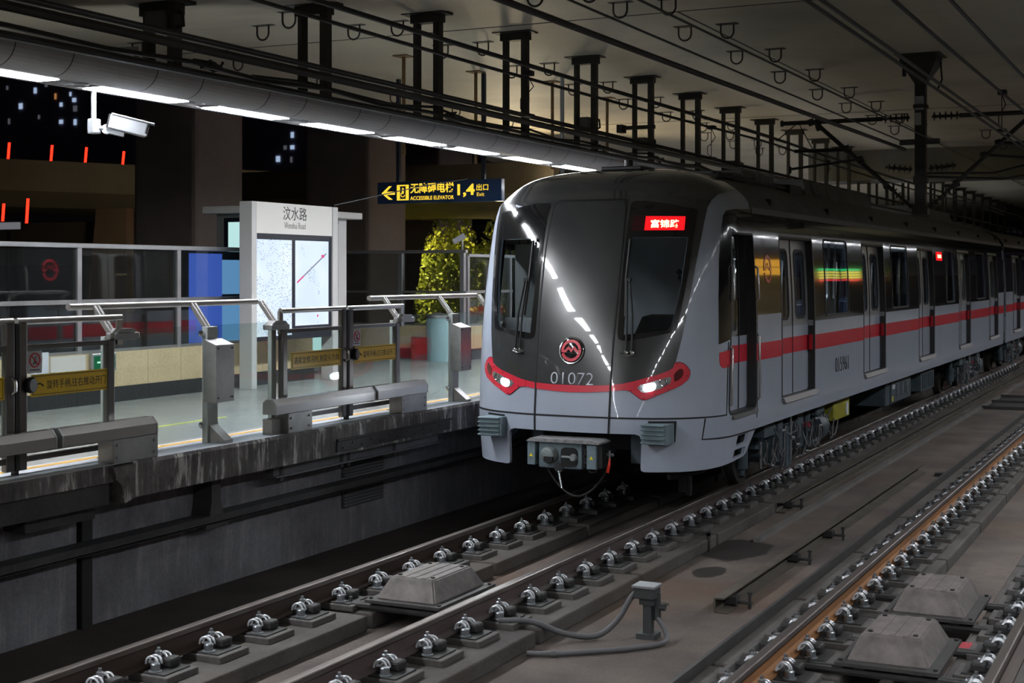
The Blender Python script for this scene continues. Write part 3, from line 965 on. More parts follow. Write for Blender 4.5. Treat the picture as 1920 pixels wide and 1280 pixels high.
for sgn in (1, -1):
    M_ = (lambda p: p) if sgn > 0 else mir
    nose_patch('anticlimber_recess', seam_mat, M_([(0.85, 0.868), (1.150, 0.868), (1.150, 1.088), (0.85, 1.088)]), off=0.003, parent=bmp)
    ac = MB()
    xa, xb = TX + 0.815 * sgn, TX + 1.085 * sgn
    yb = 14.28
    ac.box(xa, xb, 13.90, yb, 0.858, 1.066)
    for k in range(5):
        z_ = 0.866 + 0.046 * k
        ac.prism([(13.90, z_ - 0.004), (13.865, z_ + 0.004), (13.865, z_ + 0.012), (13.90, z_ + 0.018)], 'x', min(xa, xb) - 0.004, max(xa, xb) - 0.02)
    ac.build('anticlimber', coupler_grey, lead)

# coupler
cp = MB()
cp.box(TX - 0.306, TX + 0.20, 13.76, 13.92, 0.571, 0.862, 0.02)
cp.box(TX - 0.10, TX + 0.12, 13.9, 14.9, 0.62, 0.80)
cpl = cp.build('coupler', coupler_grey, lead)
q = MB(); q.lathe([(0.098, -0.02), (0.095, 0.03), (0.075, 0.09), (0.055, 0.10)], (TX - 0.165, 13.76, 0.715), (0, -1, 0), 20); q.build('coupler_cone', cast_grey, cpl, smooth=True)
q = MB(); q.box(TX - 0.19, TX - 0.09, 13.645, 13.68, 0.655, 0.705); q.build('cone_slot', seam_mat, cpl)
q = MB()
for ring in (0,):
    pts = rrect(-0.035, 0.15, 0.60, 0.80, 0.05, 5)
    q.prism([(TX + x, z) for x, z in pts], 'y', 13.74, 13.765)
q.build('coupler_cup', seam_mat, cpl)
q = MB(); q.cyl((TX - 0.02, 13.735, 0.70), (TX + 0.10, 13.735, 0.70), 0.014); q.lathe([(0.045, 0), (0.03, 0.03)], (TX + 0.11, 13.74, 0.695), (0, -1, 0), 14); q.build('cup_hook', cast_grey, cpl, smooth=True)
for x0, x1, z0, z1 in ((-0.417, -0.325, 0.60, 0.852), (0.268, 0.379, 0.587, 0.84)):
    q = MB(); q.box(TX + x0, TX + x1, 13.72, 13.98, z0, z1, 0.008); eb = q.build('contact_box', coupler_grey, cpl)
    q = MB(); xm = TX + (x0 + x1) / 2
    q.prism([(xm - 0.022, 0.690), (xm + 0.022, 0.690), (xm, 0.728)], 'y', 13.715, 13.722); q.build('warning_triangle', yellow_mark, eb)
q = MB(); q.box(TX + 0.21, TX + 0.265, 13.78, 13.9, 0.60, 0.85)
for k in range(5): q.cyl((TX + 0.225 + 0.008 * (k % 2), 13.75, 0.63 + 0.045 * k), (TX + 0.225, 13.80, 0.63 + 0.045 * k), 0.011)
q.box(TX + 0.383, TX + 0.43, 13.76, 13.95, 0.60, 0.845); q.build('contact_block', dark_steel, cpl)
q = MB(); q.prism([(TX - 0.425, 0.852), (TX - 0.38, 0.885), (TX + 0.36, 0.888), (TX + 0.42, 0.868), (TX + 0.42, 0.852)], 'y', 13.70, 14.02); q.build('coupler_hood', mat('scuffed_hood_grey', (0.24, 0.24, 0.245), 0.6, var=0.45, scale=20), cpl)
q = MB(); q.cyl((TX - 0.055, 13.73, 0.585), (TX - 0.055, 13.80, 0.585), 0.05, seg=16); q.cyl((TX - 0.05, 13.72, 0.55), (TX - 0.005, 13.70, 0.375), 0.017, 0.013); q.build('release_lever', chrome, cpl, smooth=True)
q = MB(); q.tube([(TX + 0.50, 13.8, 0.70), (TX + 0.495, 13.78, 0.64), (TX + 0.475, 13.78, 0.56), (TX + 0.49, 13.78, 0.555), (TX + 0.508, 13.78, 0.63), (TX + 0.50, 13.8, 0.70)], 0.009); q.build('red_pull_handle', red_cable, cpl)
q = MB(); q.tube([(TX + 0.45, 13.85, 0.74), (TX + 0.53, 13.82, 0.74)], 0.016); q.tube([(TX + 0.49, 13.82, 0.69), (TX + 0.49, 13.82, 0.78)], 0.012); q.build('air_cock', bolt_grey, cpl)
q = MB()
q.tube([(TX - 0.28 + 0.72 * t, 13.9, 0.60 - 0.33 * math.sin(PI * t) ** 0.8) for t in [k / 20 for k in range(21)]], 0.012)
q.tube([(TX + 0.20, 13.86, 0.58), (TX + 0.27, 13.82, 0.545), (TX + 0.33, 13.82, 0.55), (TX + 0.35, 13.85, 0.60)], 0.009)
q.build('air_hose', rubber, cpl)

# underframe, cab inside
q = MB(); q.box(TX - 1.25, TX + 1.25, 15.0, 37.6, 0.86, 1.10); q.box(TX - 0.72, TX + 0.72, 14.45, 15.2, 0.72, 1.05); q.build('underframe', under_black, lead)
q = MB(); q.box(TX + 0.55, TX + 0.76, 14.28, 14.34, 0.60, 0.93); q.box(TX - 0.62, TX - 0.50, 14.3, 14.36, 0.62, 0.92); split_build(q, 'bumper_bracket', bogie_grey, lead)
q = MB()
q.box(TX - 1.40, TX + 1.40, 16.30, 16.36, 1.13, 3.35)      # rear bulkhead
q.box(TX - 1.36, TX + 1.36, 15.0, 16.3, 1.10, 1.14)
q.box(TX - 1.30, TX + 1.30, 15.4, 16.3, 3.25, 3.30)
q.build('cab_bulkhead', interior, lead)
q = MB(); q.prism([(14.42, 1.9), (14.75, 2.13), (15.05, 2.12), (15.05, 1.3), (14.5, 1.3)], 'x', TX - 1.18, TX - 0.50)
q.prism([(14.42, 1.9), (14.75, 2.16), (15.05, 2.18), (15.05, 1.3), (14.5, 1.3)], 'x', TX + 0.50, TX + 1.18); split_build(q, 'driver_desk', interior_dark, lead)
q = MB(); q.box(TX - 1.28, TX - 0.98, 15.2, 15.8, 2.1, 2.98); q.box(TX - 0.52, TX - 0.46, 15.2, 15.3, 2.1, 2.9); split_build(q, 'cab_cabinet', mat('cab_cabinet_white', (0.62, 0.64, 0.64), 0.5), lead)
q = MB(); q.box(TX - 0.97, TX - 0.90, 15.15, 15.2, 2.38, 2.72); q.box(TX - 0.97, TX - 0.6, 15.15, 15.18, 2.28, 2.305); q.build('cab_control_panel', black_plastic, lead)
q = MB(); q.lathe([(0.014, 0), (0.010, 0.01)], (TX - 0.94, 15.15, 2.56), (0, -1, 0), 10); q.lathe([(0.013, 0), (0.010, 0.01)], (TX - 0.82, 15.15, 2.36), (0, -1, 0), 10); split_build(q, 'green_indicator', emit('indicator_green', (0.05, 1.0, 0.35), 3.0), lead)
q = MB(); q.box(TX - 0.90, TX - 0.84, 15.13, 15.15, 2.0, 2.27); q.build('yellow_label', yellow_mark, lead)
q = MB(); q.tube([(TX + 0.90, 14.9, 2.62), (TX + 1.02, 14.9, 2.48), (TX + 1.25, 14.95, 2.2)], 0.055); q.tube([(TX + 0.86, 14.9, 2.67), (TX + 0.92, 14.9, 2.6)], 0.03); q.build('monitor_arm', black_plastic, lead)

# driver's side door (both sides)
for sgn in (1, -1):
    M_ = (lambda p: p) if sgn > 0 else mir
    panel = [(1.655, 1.88), (1.63, 2.366), (1.634, 2.794), (1.672, 3.094), (1.715, 3.27), (1.785, 3.322), (2.0, 3.345), (2.849, 3.37), (UMAX, 3.36), (UMAX, 1.958),
             (2.875, 1.959), (2.875, 3.03), (2.83, 3.088), (1.94, 3.088), (1.888, 3.03), (1.888, 1.925)]
    nose_patch('cab_side_panel', black_gloss, M_(panel), off=0.0045)
    fr = nose_patch('cab_door_frame', reveal_grey, M_(rrect(1.888, 2.872, 1.105, 3.092, 0.07)), [M_(rrect(1.912, 2.848, 1.127, 3.068, 0.06))], off=0.006, rim=-0.13)
    lf = nose_patch('cab_door', silver, M_([(1.885, 1.10), (2.875, 1.10), (2.875, 1.94), (1.885, 1.94)]), off=-0.105, rim=-0.125)
    nose_patch('cab_door_upper', black_gloss, M_([(1.885, 1.94), (2.875, 1.94), (2.875, 3.10), (1.885, 3.10)]), [M_(rrect(1.98, 2.42, 2.0, 2.92, 0.05))], off=-0.104, rim=-0.125, parent=lf)
    nose_patch('cab_door_window', cab_glass, M_(rrect(1.98, 2.42, 2.0, 2.92, 0.05)), off=-0.098, rim=-0.11, parent=lf)
    nose_patch('door_stripe', red_paint, M_([(1.90, 1.645), (2.87, 1.645), (2.87, 1.84), (1.90, 1.84)]), off=-0.101, rim=-0.11, parent=lf)
    nose_patch('door_seam', seam_mat, M_([(2.50, 1.1), (2.52, 1.1), (2.52, 3.09), (2.50, 3.09)]), off=-0.097, rim=-0.11, parent=lf)
    hb = MB()
    for u_, z0, z1 in ((1.885, 2.33, 2.72), (2.885, 2.33, 2.72), (2.89, 1.2, 1.95), (1.882, 1.2, 1.85)):
        p = nose(u_ * sgn, z0); p2 = nose(u_ * sgn, z1)
        hb.tube([(p[0] + 0.005 * sgn, p[1], z0), (p[0] + 0.035 * sgn, p[1], z0 + 0.03), (p2[0] + 0.035 * sgn, p2[1], z1 - 0.03), (p2[0] + 0.005 * sgn, p2[1], z1)], 0.013, 8)
    split_build(hb, 'grab_rail', stainless, lead, True)
    nose_patch('cab_step_plate', gutter_grey, M_([(2.0, 1.06), (2.90, 1.06), (2.90, 1.10), (1.99, 1.10), (1.97, 1.085)]), off=0.02, rim=-0.004)
    nose_patch('side_stripe', red_paint, M_([(1.69, 1.66), (1.72, 1.632), (1.76, 1.622), (1.888, 1.63), (1.888, 1.815), (1.672, 1.79), (1.675, 1.72)]), off=0.004)
    nose_patch('side_stripe', red_paint, M_([(2.872, 1.645), (UMAX, 1.645), (UMAX, 1.84), (2.872, 1.84)]), off=0.0065)

q = MB(); q.box(TX - 0.22, TX + 0.28, 15.3, 15.75, 3.83, 3.875, 0.01); q.lathe([(0.05, 0), (0.05, 0.085), (0.045, 0.09)], (TX + 0.05, 15.5, 3.87), (0, 0, 1), 16); q.build('roof_antenna', black_plastic, lead)

# --- saloon bodies
def side_fn(sgn):
    return lambda u, z: (TX + sgn * half_w(z), u * sgn, z)
def flipu(pts, sgn): return pts if sgn > 0 else mir(pts)

def saloon(root, y0, y1, doors, wins, number, num_y, logo_y=None, led_y=None, roof=True):
    """side walls with door pockets and windows, roof, stripe, doors"""
    for sgn in (1, -1):
        f = side_fn(sgn)
        outer = [(y0, 0.87), (y1, 0.87), (y1, 3.33), (y0, 3.33)]
        dh = [rrect(d - 0.83, d + 0.75, 1.13, 3.07, 0.05, 3) for d in doors]
        wh = [rrect(a, b, 2.09, 3.075, 0.07, 3) for a, b in wins]
        P = lambda nm, m, pts, holes=(), off=0.0, rim=-0.004, par=root, du=0.9, dv=0.2: patch(nm, m, par, flipu(pts, sgn), [flipu(h, sgn) for h in holes], f, off, rim, du, dv)
        P('body_side', silver, outer, dh + wh, 0.0, -0.03)
        # dark window band, red stripe, gutter strip between the door pockets
        edges = [y0] + [v for d in doors for v in (d - 0.85, d + 0.77)] + [y1]
        for k in range(0, len(edges), 2):
            a, b = edges[k], edges[k + 1]
            if b - a < 0.15: continue
            hs = [rrect(p, q_, 2.09, 3.075, 0.07, 3) for p, q_ in wins if a < p < b]
            P('window_band', side_band, [(a, 2.02 if False else 2.165), (b, 2.165), (b, 3.125), (a, 3.125)], [], 0.0035) if not hs else P('window_band', side_band, [(a, 2.02), (b, 2.02), (b, 3.125), (a, 3.125)], hs, 0.0035)
            P('red_stripe', red_paint, [(a, 1.645), (b, 1.645), (b, 1.84), (a, 1.84)], [], 0.004)
        P('cornice_band', side_band, [(y0, 3.125), (y1, 3.125), (y1, 3.325), (y0, 3.325)], [], 0.0035)
        P('roof_gutter', gutter_grey, [(y0, 3.325), (y1, 3.325), (y1, 3.392), (y0, 3.392)], [], 0.012)
        for a, b in wins:
            gk = P('window_gasket', rubber, rrect(a - 0.03, b + 0.03, 2.06, 3.105, 0.09, 3), [rrect(a, b, 2.09, 3.075, 0.07, 3)], 0.009)
            P('window_pane', train_glass, rrect(a, b, 2.09, 3.075, 0.07, 3), [], 0.003, -0.003, gk)
        for d in doors:
            fr = P('door_pocket', reveal_grey, rrect(d - 0.85, d + 0.77, 1.115, 3.09, 0.06, 3), [rrect(d - 0.822, d + 0.742, 1.138, 3.062, 0.05, 3)], 0.006, -0.14)
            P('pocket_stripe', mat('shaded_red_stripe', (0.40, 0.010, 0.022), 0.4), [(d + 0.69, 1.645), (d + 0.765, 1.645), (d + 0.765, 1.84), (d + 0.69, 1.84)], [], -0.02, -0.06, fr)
            for a, b in ((d - 0.83, d - 0.043), (d - 0.037, d + 0.75)):
                w0, w1 = a + 0.17, b - 0.17
                lf = P('door_leaf', door_grey, [(a, 1.12), (b, 1.12), (b, 3.08), (a, 3.08)], [rrect(w0, w1, 2.09, 2.92, 0.09, 3)], -0.085, -0.12)
                P('door_window_gasket', rubber, rrect(w0 - 0.03, w1 + 0.03, 2.06, 2.95, 0.11, 3), [rrect(w0, w1, 2.09, 2.92, 0.09, 3)], -0.079, -0.09, lf)
                P('door_window', train_glass, rrect(w0, w1, 2.09, 2.92, 0.09, 3), [], -0.088, -0.092, lf)
                P('leaf_stripe', red_paint, [(a, 1.645), (b, 1.645), (b, 1.84), (a, 1.84)], [], -0.081, -0.086, lf)
                P('leaf_lower', silver, [(a, 1.125), (b, 1.125), (b, 1.98), (a, 1.98)], [], -0.083, -0.087, lf)
            P('door_joint', seam_mat, [(d - 0.048, 1.12), (d - 0.032, 1.12), (d - 0.032, 3.08), (d - 0.048, 3.08)], [], -0.076, -0.09, fr)
            P('sill_plate', mat('pale_sill_plate', (0.46, 0.45, 0.45), 0.5), [(d - 0.76, 1.07), (d + 0.76, 1.07), (d + 0.80, 1.135), (d - 0.86, 1.135)], [], 0.035, -0.004)
            lt = MB()
            lt.box(TX + sgn * 1.41, TX + sgn * 1.487, d + 0.735, d + 0.80, 1.96, 2.03); lt.build('door_latch', bolt_grey, fr)
        if logo_y:
            fz = MB()
            def SP(a, r, dd=0.008): return (TX + sgn * (half_w(2.69 + r * math.sin(a)) + dd), logo_y + r * math.cos(a), 2.69 + r * math.sin(a))
            for (a0, a1) in ((8, 188), (198, 368)):
                A = [fz.bm.verts.new(SP(math.radians(a0 + (a1 - a0) * k / 20), 0.165)) for k in range(21)]
                B = [fz.bm.verts.new(SP(math.radians(a0 + (a1 - a0) * k / 20), 0.125)) for k in range(21)]
                for k in range(20): fz._face((A[k], A[k + 1], B[k + 1], B[k]))
            zz = [(-0.15, -0.02), (-0.075, -0.02), (-0.04, 0.05), (0, -0.01), (0.04, 0.05), (0.075, -0.02), (0.15, -0.02)]
            for k in range(6):
                q0, q1 = zz[k], zz[k + 1]
                fz._face([fz.bm.verts.new((TX + sgn * (half_w(2.69 + c_[1]) + 0.009), logo_y + c_[0], 2.69 + c_[1])) for c_ in (q0, q1, (q1[0], q1[1] + 0.035), (q0[0], q0[1] + 0.035))])
            fz.build('side_emblem', red_paint, root, recalc=False)
        if number:
            def nm(a, b, d):
                yy = num_y + a * sgn
                return Vector((TX + sgn * (half_w(1.375 + b) + 0.004 + d), yy, 1.375 + b))
            text(number, 'side_number', black_letter, root, (0, 0, 0), (0, 1, 0), (0, 0, 1), 0.20, 0.80, nm, bold=-0.01)
        if led_y:
            ld = P('side_display', led_red, [(led_y, 2.89), (led_y + 0.62, 2.89), (led_y + 0.62, 3.05), (led_y, 3.05)], [], 0.008)
            def lm(a, b, d):
                return Vector((TX + sgn * (half_w(2.97 + b) + 0.012 + d), led_y + 0.31 + a * sgn, 2.97 + b))
            text('富锦路', 'display_lettering', led_text, ld, (0, 0, 0), (0, 1, 0), (0, 0, 1), 0.07, 0.42, lm)
        # little steps on the roof shoulder
        st = MB()
        yy = y0 + 0.9
        while yy < y1 - 0.5:
            st.box(TX + sgn * 1.33, TX + sgn * 1.40, yy, yy + 0.10, 3.44, 3.53); yy += 2.9
        split_build(st, 'roof_step', rubber, root)
    # roof
    prof = []
    zs = [3.39, 3.42, 3.45, 3.5, 3.55, 3.6, 3.65, 3.71, 3.764, 3.80, 3.83, 3.85, 3.862]
    prof = [(TX + half_w(z), z) for z in zs] + [(TX - half_w(z), z) for z in zs[::-1]]
    q = MB(); q.sheet(prof, 'y', y0, y1, 6); q.build('roof', roof_grey, root, smooth=True)
    q = MB()
    q.prism([(TX - half_w(z), z) for z in (0.87, 1.1, 2, 3.14, 3.4, 3.6, 3.76)] + [(TX + half_w(z), z) for z in (3.76, 3.6, 3.4, 3.14, 2, 1.1, 0.87)], 'y', y1 - 0.06, y1 - 0.02)
    q.build('end_wall', side_band, root)
    q = MB(); q.box(TX - 1.42, TX + 1.42, y0 + 0.6, y1 - 0.1, 1.10, 1.14); q.box(TX - 1.35, TX + 1.35, y0 + 0.6, y1 - 0.1, 3.2, 3.24); q.build('saloon_floor', interior, root)
    sb = MB()
    for d0, d1 in zip(doors[:-1], doors[1:]):
        for sgn in (1, -1):
            sb.box(TX + sgn * 0.95, TX + sgn * 1.38, d0 + 0.95, d1 - 0.95, 1.45, 1.55); sb.box(TX + sgn * 1.30, TX + sgn * 1.38, d0 + 0.95, d1 - 0.95, 1.5, 2.0)
    split_build(sb, 'bench_seat', mat('saloon_seat_blue', (0.10, 0.16, 0.30), 0.5), root)
    sp_ = MB()
    yy = y0 + 2
    while yy < y1 - 1:
        for xx in (-0.75, 0.75): sp_.cyl((TX + xx, yy, 1.14), (TX + xx, yy, 3.2), 0.018, seg=8)
        yy += 2.27
    split_build(sp_, 'stanchion', stainless, root)

DOORS1 = [17.68, 22.24, 26.79, 31.34, 35.89]
WINS1 = [(19.05, 20.40), (23.58, 24.95), (28.95, 29.95), (33.05, 34.40)]
saloon(lead, 15.8, 37.72, DOORS1, WINS1, '015961', 19.98, logo_y=16.28, led_y=27.95)
second = thing('train_carriage', 'second metro carriage, coupled behind the leading one at the right edge', 'train', (TX, 38.2, 0), 'carriages of the metro train')
saloon(second, 38.22, 60.9, [40.5, 45.05, 49.6, 54.15, 58.7], [(41.9, 43.4), (46.5, 47.9), (51.0, 52.4), (55.6, 57.0)], '015962', 43.0)
q = MB(); q.box(TX - 1.25, TX + 1.25, 38.3, 60.8, 0.86, 1.10); q.build('underframe', under_black, second)
q = MB()
for k in range(5): q.box(TX - 1.25 + 0.02 * (k % 2), TX + 1.25 - 0.02 * (k % 2), 37.70 + 0.10 * k, 37.785 + 0.10 * k, 1.0, 3.5)
q.build('gangway_bellows', rubber, second)
q = MB()
q.box(TX + 1.46, TX + 1.505, 37.78, 37.82, 0.95, 2.25); q.build('gap_guard_strip', gutter_grey, lead)

# roof equipment of the lead carriage
for ya, yb, zt in ((17.2, 18.6, 3.93), (20.2, 24.6, 3.99), (28.8, 33.2, 3.99)):
    q = MB(); q.prism([(TX - 0.95, 3.74), (TX - 0.88, zt), (TX + 0.88, zt), (TX + 0.95, 3.74)], 'y', ya, yb); ru = q.build('roof_unit', roof_grey, lead)
    q = MB()
    n_ = 11
    for k in range(n_):
        yy = ya + 0.45 + 0.09 * k
        if yy > yb - 0.2: break
        q.obox((TX + 0.925, yy, (3.78 + zt) / 2), (0.012, 0.022, (zt - 3.80) / 2), (1, 0, 0.3), (0, 1, 0), (-0.3, 0, 1))
    q.build('vent_grille', gutter_grey, ru)
q = MB(); q.box(TX + 0.55, TX + 0.95, 16.6, 17.0, 3.72, 3.86); q.box(TX + 0.80, TX + 1.05, 18.9, 19.5, 3.68, 3.84); q.tube([(TX + 0.98, 15.9, 3.79), (TX + 0.98, 19.9, 3.79)], 0.02); q.tube([(TX + 0.9, 16.0, 3.83), (TX + 0.9, 37.0, 3.83)], 0.018)
q.build('roof_conduit', rubber, lead)

# bogies
def bogie(root, yc):
    b = MB()
    for sgn in (1, -1):
        b.prism([(yc - 1.75, 0.50), (yc - 1.6, 0.68), (yc - 0.6, 0.62), (yc + 0.6, 0.62), (yc + 1.6, 0.68), (yc + 1.75, 0.50), (yc + 0.9, 0.40), (yc - 0.9, 0.40)], 'x', TX + sgn * 1.02, TX + sgn * 1.16)
    b.box(TX - 1.05, TX + 1.05, yc - 0.35, yc + 0.35, 0.45, 0.68)
    fr = b.build('bogie_frame', bogie_grey, root)
    for dy in (-1.225, 1.225):
        wv = MB()
        for sgn in (1, -1):
            wv.lathe([(0.10, -0.02), (0.33, 0.0), (0.35, 0.008), (0.45, 0.012), (0.447, 0.024), (0.425, 0.032), (0.42, 0.155), (0.36, 0.158), (0.34, 0.11), (0.14, 0.10), (0.12, 0.16), (0.02, 0.16)],
                     (TX + sgn * 0.685, yc + dy, 0.42), (sgn, 0, 0), 40)
        wv.cyl((TX - 0.9, yc + dy, 0.42), (TX + 0.9, yc + dy, 0.42), 0.085, seg=16)
        wv.build('wheelset', wheel_steel, fr, smooth=True)
        ax = MB()
        for sgn in (1, -1):
            ax.lathe([(0.13, 0), (0.15, 0.02), (0.15, 0.16), (0.10, 0.20), (0.02, 0.21)], (TX + sgn * 0.93, yc + dy, 0.42), (sgn, 0, 0), 20)
            ax.box(TX + sgn * 0.95, TX + sgn * 1.15, yc + dy - 0.18, yc + dy + 0.18, 0.36, 0.50, 0.01)
        split_build(ax, 'axle_box', bogie_grey, fr)
    d = MB()
    for sgn in (1, -1):
        x = TX + sgn * 1.24
        for dy, r, z0, z1 in ((-0.62, 0.055, 0.40, 0.86), (0.42, 0.048, 0.50, 0.90), (-2.55, 0.07, 0.35, 0.78)):
            d.lathe([(r * 0.5, z0 - 0.06), (r * 0.55, z0), (r, z0 + 0.02), (r, z0 + 0.28), (r * 0.62, z0 + 0.29), (r * 0.62, z1)], (x, yc + dy, 0), (0, 0, 1), 16)
    split_build(d, 'damper', bogie_grey, fr, True)
    bx = MB()
    for sgn in (1, -1):
        x0, x1 = TX + sgn * 1.12, TX + sgn * 1.34
        bx.box(x0, x1, yc - 1.95, yc - 1.45, 0.66, 0.80, 0.01)
        bx.box(x0, x1, yc - 1.35, yc - 1.12, 0.30, 0.86, 0.01)
        bx.box(x0, x1, yc + 0.62, yc + 1.02, 0.70, 0.82, 0.01)
        bx.box(x0, x1, yc + 0.30, yc + 0.78, 0.30, 0.40, 0.02)
        bx.box(x0, x1 - 0.06 * sgn, yc - 0.20, yc + 0.10, 0.35, 0.80)
        bx.box(x0, x1 + 0.02 * sgn, yc - 1.05, yc - 0.80, 0.22, 0.72)
    split_build(bx, 'bogie_equipment_box', bogie_grey, fr)
    mo = MB()
    for sgn in (1, -1):
        mo.lathe([(0.02, -0.20), (0.20, -0.18), (0.22, -0.10), (0.22, 0.10), (0.18, 0.13), (0.02, 0.14)], (TX + sgn * 1.18, yc + 0.98, 0.52), (0, 1, 0.1), 22)
    split_build(mo, 'motor_housing', bogie_grey, fr, True)
    ro = MB()
    for sgn in (1, -1):
        ro.cyl((TX + sgn * 1.38, yc - 0.90, 0.26), (TX + sgn * 1.38, yc - 0.90, 0.90), 0.013, seg=8)
        ro.cyl((TX + sgn * 1.30, yc - 1.98, 0.30), (TX + sgn * 1.30, yc - 1.98, 0.62), 0.02, seg=8)
        ro.lathe([(0.03, 0), (0.03, 0.05)], (TX + sgn * 1.30, yc - 0.98, 0.24), (0, 0, 1), 10)
        for k in range(7):
            ro.lathe([(0.022, 0), (0.03, 0.02), (0.012, 0.05)], (TX + sgn * (1.345 + 0.02 * (k % 3)), yc - 1.7 + 0.4 * k, 0.30 + 0.13 * ((k * 3) % 4)), (sgn, 0, 0.3), 10)
    split_build(ro, 'brake_rod', bolt_grey, fr, True)
    ho = MB()
    rr = random.Random(int(yc * 10))
    for sgn in (1, -1):
        for k in range(16):
            y_ = yc - 2.2 + 0.22 * k; z_ = 0.5 + rr.random() * 0.3; dy = 0.2 + rr.random() * 0.3; dz = 0.12 + rr.random() * 0.25
            ho.tube([(TX + sgn * (1.33 + 0.06 * rr.random()), y_ + dy * t, z_ - dz * math.sin(PI * t)) for t in [j / 8 for j in range(9)]], 0.011, 6)
    split_build(ho, 'brake_hose', cable_grey, fr)
    pk = MB()
    for sgn in (1, -1):
        pk.lathe([(0.072, 0.55), (0.072, 0.62)], (TX + sgn * 1.24, yc + 0.42, 0.02), (0, 0, 1), 14)
    split_build(pk, 'damper_band', mat('faded_red_band', (0.28, 0.03, 0.06), 0.5), fr)
bogie(lead, 18.6); bogie(lead, 33.6); bogie(second, 41.6); bogie(second, 56.5)

# equipment under the floor
q = MB(); q.box(TX + 0.85, TX + 1.32, 20.25, 21.25, 0.53, 0.80, 0.01); yb_ = q.build('yellow_equipment_box', yellow_box, lead)
q = MB(); q.box(TX + 1.322, TX + 1.335, 21.0, 21.12, 0.56, 0.74); q.build('white_label', notice_white, yb_)
q = MB(); q.tube([(TX + 1.30, 20.1 + 0.5 * t, 0.52 - 0.20 * math.sin(PI * t)) for t in [k / 8 for k in range(9)]], 0.012); q.build('cable_loop', cable_grey, yb_)
q = MB(); q.box(TX + 0.55, TX + 1.30, 24.0, 24.35, 0.42, 0.82, 0.01); q.box(TX + 0.55, TX + 1.33, 24.35, 26.1, 0.44, 0.84, 0.012); eqb = q.build('equipment_box', bogie_grey, lead)
q = MB()
for k in range(3):
    q.lathe([(0.05, 0), (0.05, 0.04), (0.03, 0.06)], (TX + 1.22, 24.55 + 0.5 * k, 0.84), (0, 0, 1), 12)
    q.box(TX + 1.33, TX + 1.36, 24.75 + 0.42 * k, 24.85 + 0.42 * k, 0.55, 0.75)
q.build('box_fittings', bolt_grey, eqb)
q = MB(); q.box(TX + 1.331, TX + 1.336, 24.42, 24.62, 0.68, 0.75); q.build('white_label', notice_white, eqb)
q = MB(); q.box(TX + 1.331, TX + 1.336, 24.40, 24.48, 0.48, 0.56); q.build('yellow_label', yellow_mark, eqb)
q = MB(); q.box(TX + 0.55, TX + 1.33, 27.1, 28.5, 0.44, 0.79, 0.012)
for k in range(6): q.box(TX + 1.33, TX + 1.345, 27.25 + 0.2 * k, 27.29 + 0.2 * k, 0.48, 0.75)
q.build('equipment_box', bogie_grey, lead)
q = MB(); q.cyl((TX + 0.95, 14.35, 0.47), (TX + 1.22, 14.75, 0.52), 0.035); q.cyl((TX + 1.0, 14.42, 0.48), (TX + 1.05, 14.50, 0.49), 0.045); q.cyl((TX + 1.08, 14.55, 0.5), (TX + 1.08, 14.55, 0.66), 0.02); q.build('sanding_pipe', dark_steel, lead)
q = MB(); q.box(TX + 0.62, TX + 0.72, 15.6, 15.7, 0.12, 0.5); q.box(TX + 0.70, TX + 0.76, 15.62, 15.68, 0.08, 0.3); q.build('rail_guard', dark_steel, lead)
# ------------------------------------------------------------------ tracks
R1, R2, R3, R4 = -6.852, -5.344, -2.776, -1.268
def rail(x, y0, y1, web, label):
    t = thing('running_rail', label, 'rail', (x, y0, -0.176), 'running rails')
    q = MB()
    q.prism([(x - 0.075, -0.176), (x + 0.075, -0.176), (x + 0.075, -0.165), (x + 0.03, -0.148), (x + 0.0085, -0.135), (x + 0.0085, -0.055), (x + 0.034, -0.042),
             (x - 0.034, -0.042), (x - 0.0085, -0.055), (x - 0.0085, -0.135), (x - 0.03, -0.148), (x - 0.075, -0.165)], 'y', y0, y1)
    q.build('rail_web', web, t)
    q = MB()
    pr = [(x - 0.0365, -0.041), (x + 0.0365, -0.041), (x + 0.0365, -0.012)]
    for k in range(5):
        a = math.radians(90 * k / 4); pr.append((x + 0.0245 + 0.012 * math.cos(a), -0.012 + 0.012 * math.sin(a)))
    for k in range(5):
        a = math.radians(90 + 90 * k / 4); pr.append((x - 0.0245 + 0.012 * math.cos(a), -0.012 + 0.012 * math.sin(a)))
    pr.append((x - 0.0365, -0.012))
    q.prism(pr, 'y', y0, y1); q.build('rail_head', rail_head, t)
    return t
rail(R1, -12, 105, rail_brown, 'rusty brown rail along the foot of the platform wall')
rail(R2, -12, 105, rail_purple, 'purplish rusty rail under the train wheels, beside the open trackbed')
rail(R3, -12, 105, rail_orange, 'rail with a bright orange rusted side')
rail(R4, -12, 105, rail_brown, 'dark rail beyond the two sloped cover boxes, cut off by the corner of the frame')

# fasteners
fz = thing('rail_fastener', '', 'rail fastener', (0, 0, 0))
q = MB(); q.box(-0.08, 0.27, -0.175, 0.175, -0.240, -0.188, 0.008); q.build('bearing_block', mat('fastener_pad_grey', (0.085, 0.078, 0.074), 0.75, var=0.3, scale=9), fz)
q = MB(); q.box(-0.07, 0.22, -0.145, 0.145, -0.19, -0.177, 0.004); q.build('base_plate', iron_dark, fz)
q = MB(); q.box(0.055, 0.16, 0.0, 0.12, -0.18, -0.105, 0.02); q.box(0.02, 0.07, -0.06, 0.08, -0.18, -0.14); q.build('shoulder_block', iron_dark, fz)
q = MB()
for k in range(4):
    yy = -0.075 + 0.042 * k + (0.026 if k > 1 else 0)
    q.tube([(0.052 + 0.048 * math.cos(a), yy + 0.008 * math.cos(a), -0.140 + 0.058 * math.sin(a)) for a in [math.radians(2 + 176 * j / 10) for j in range(11)]], 0.0085, 6)
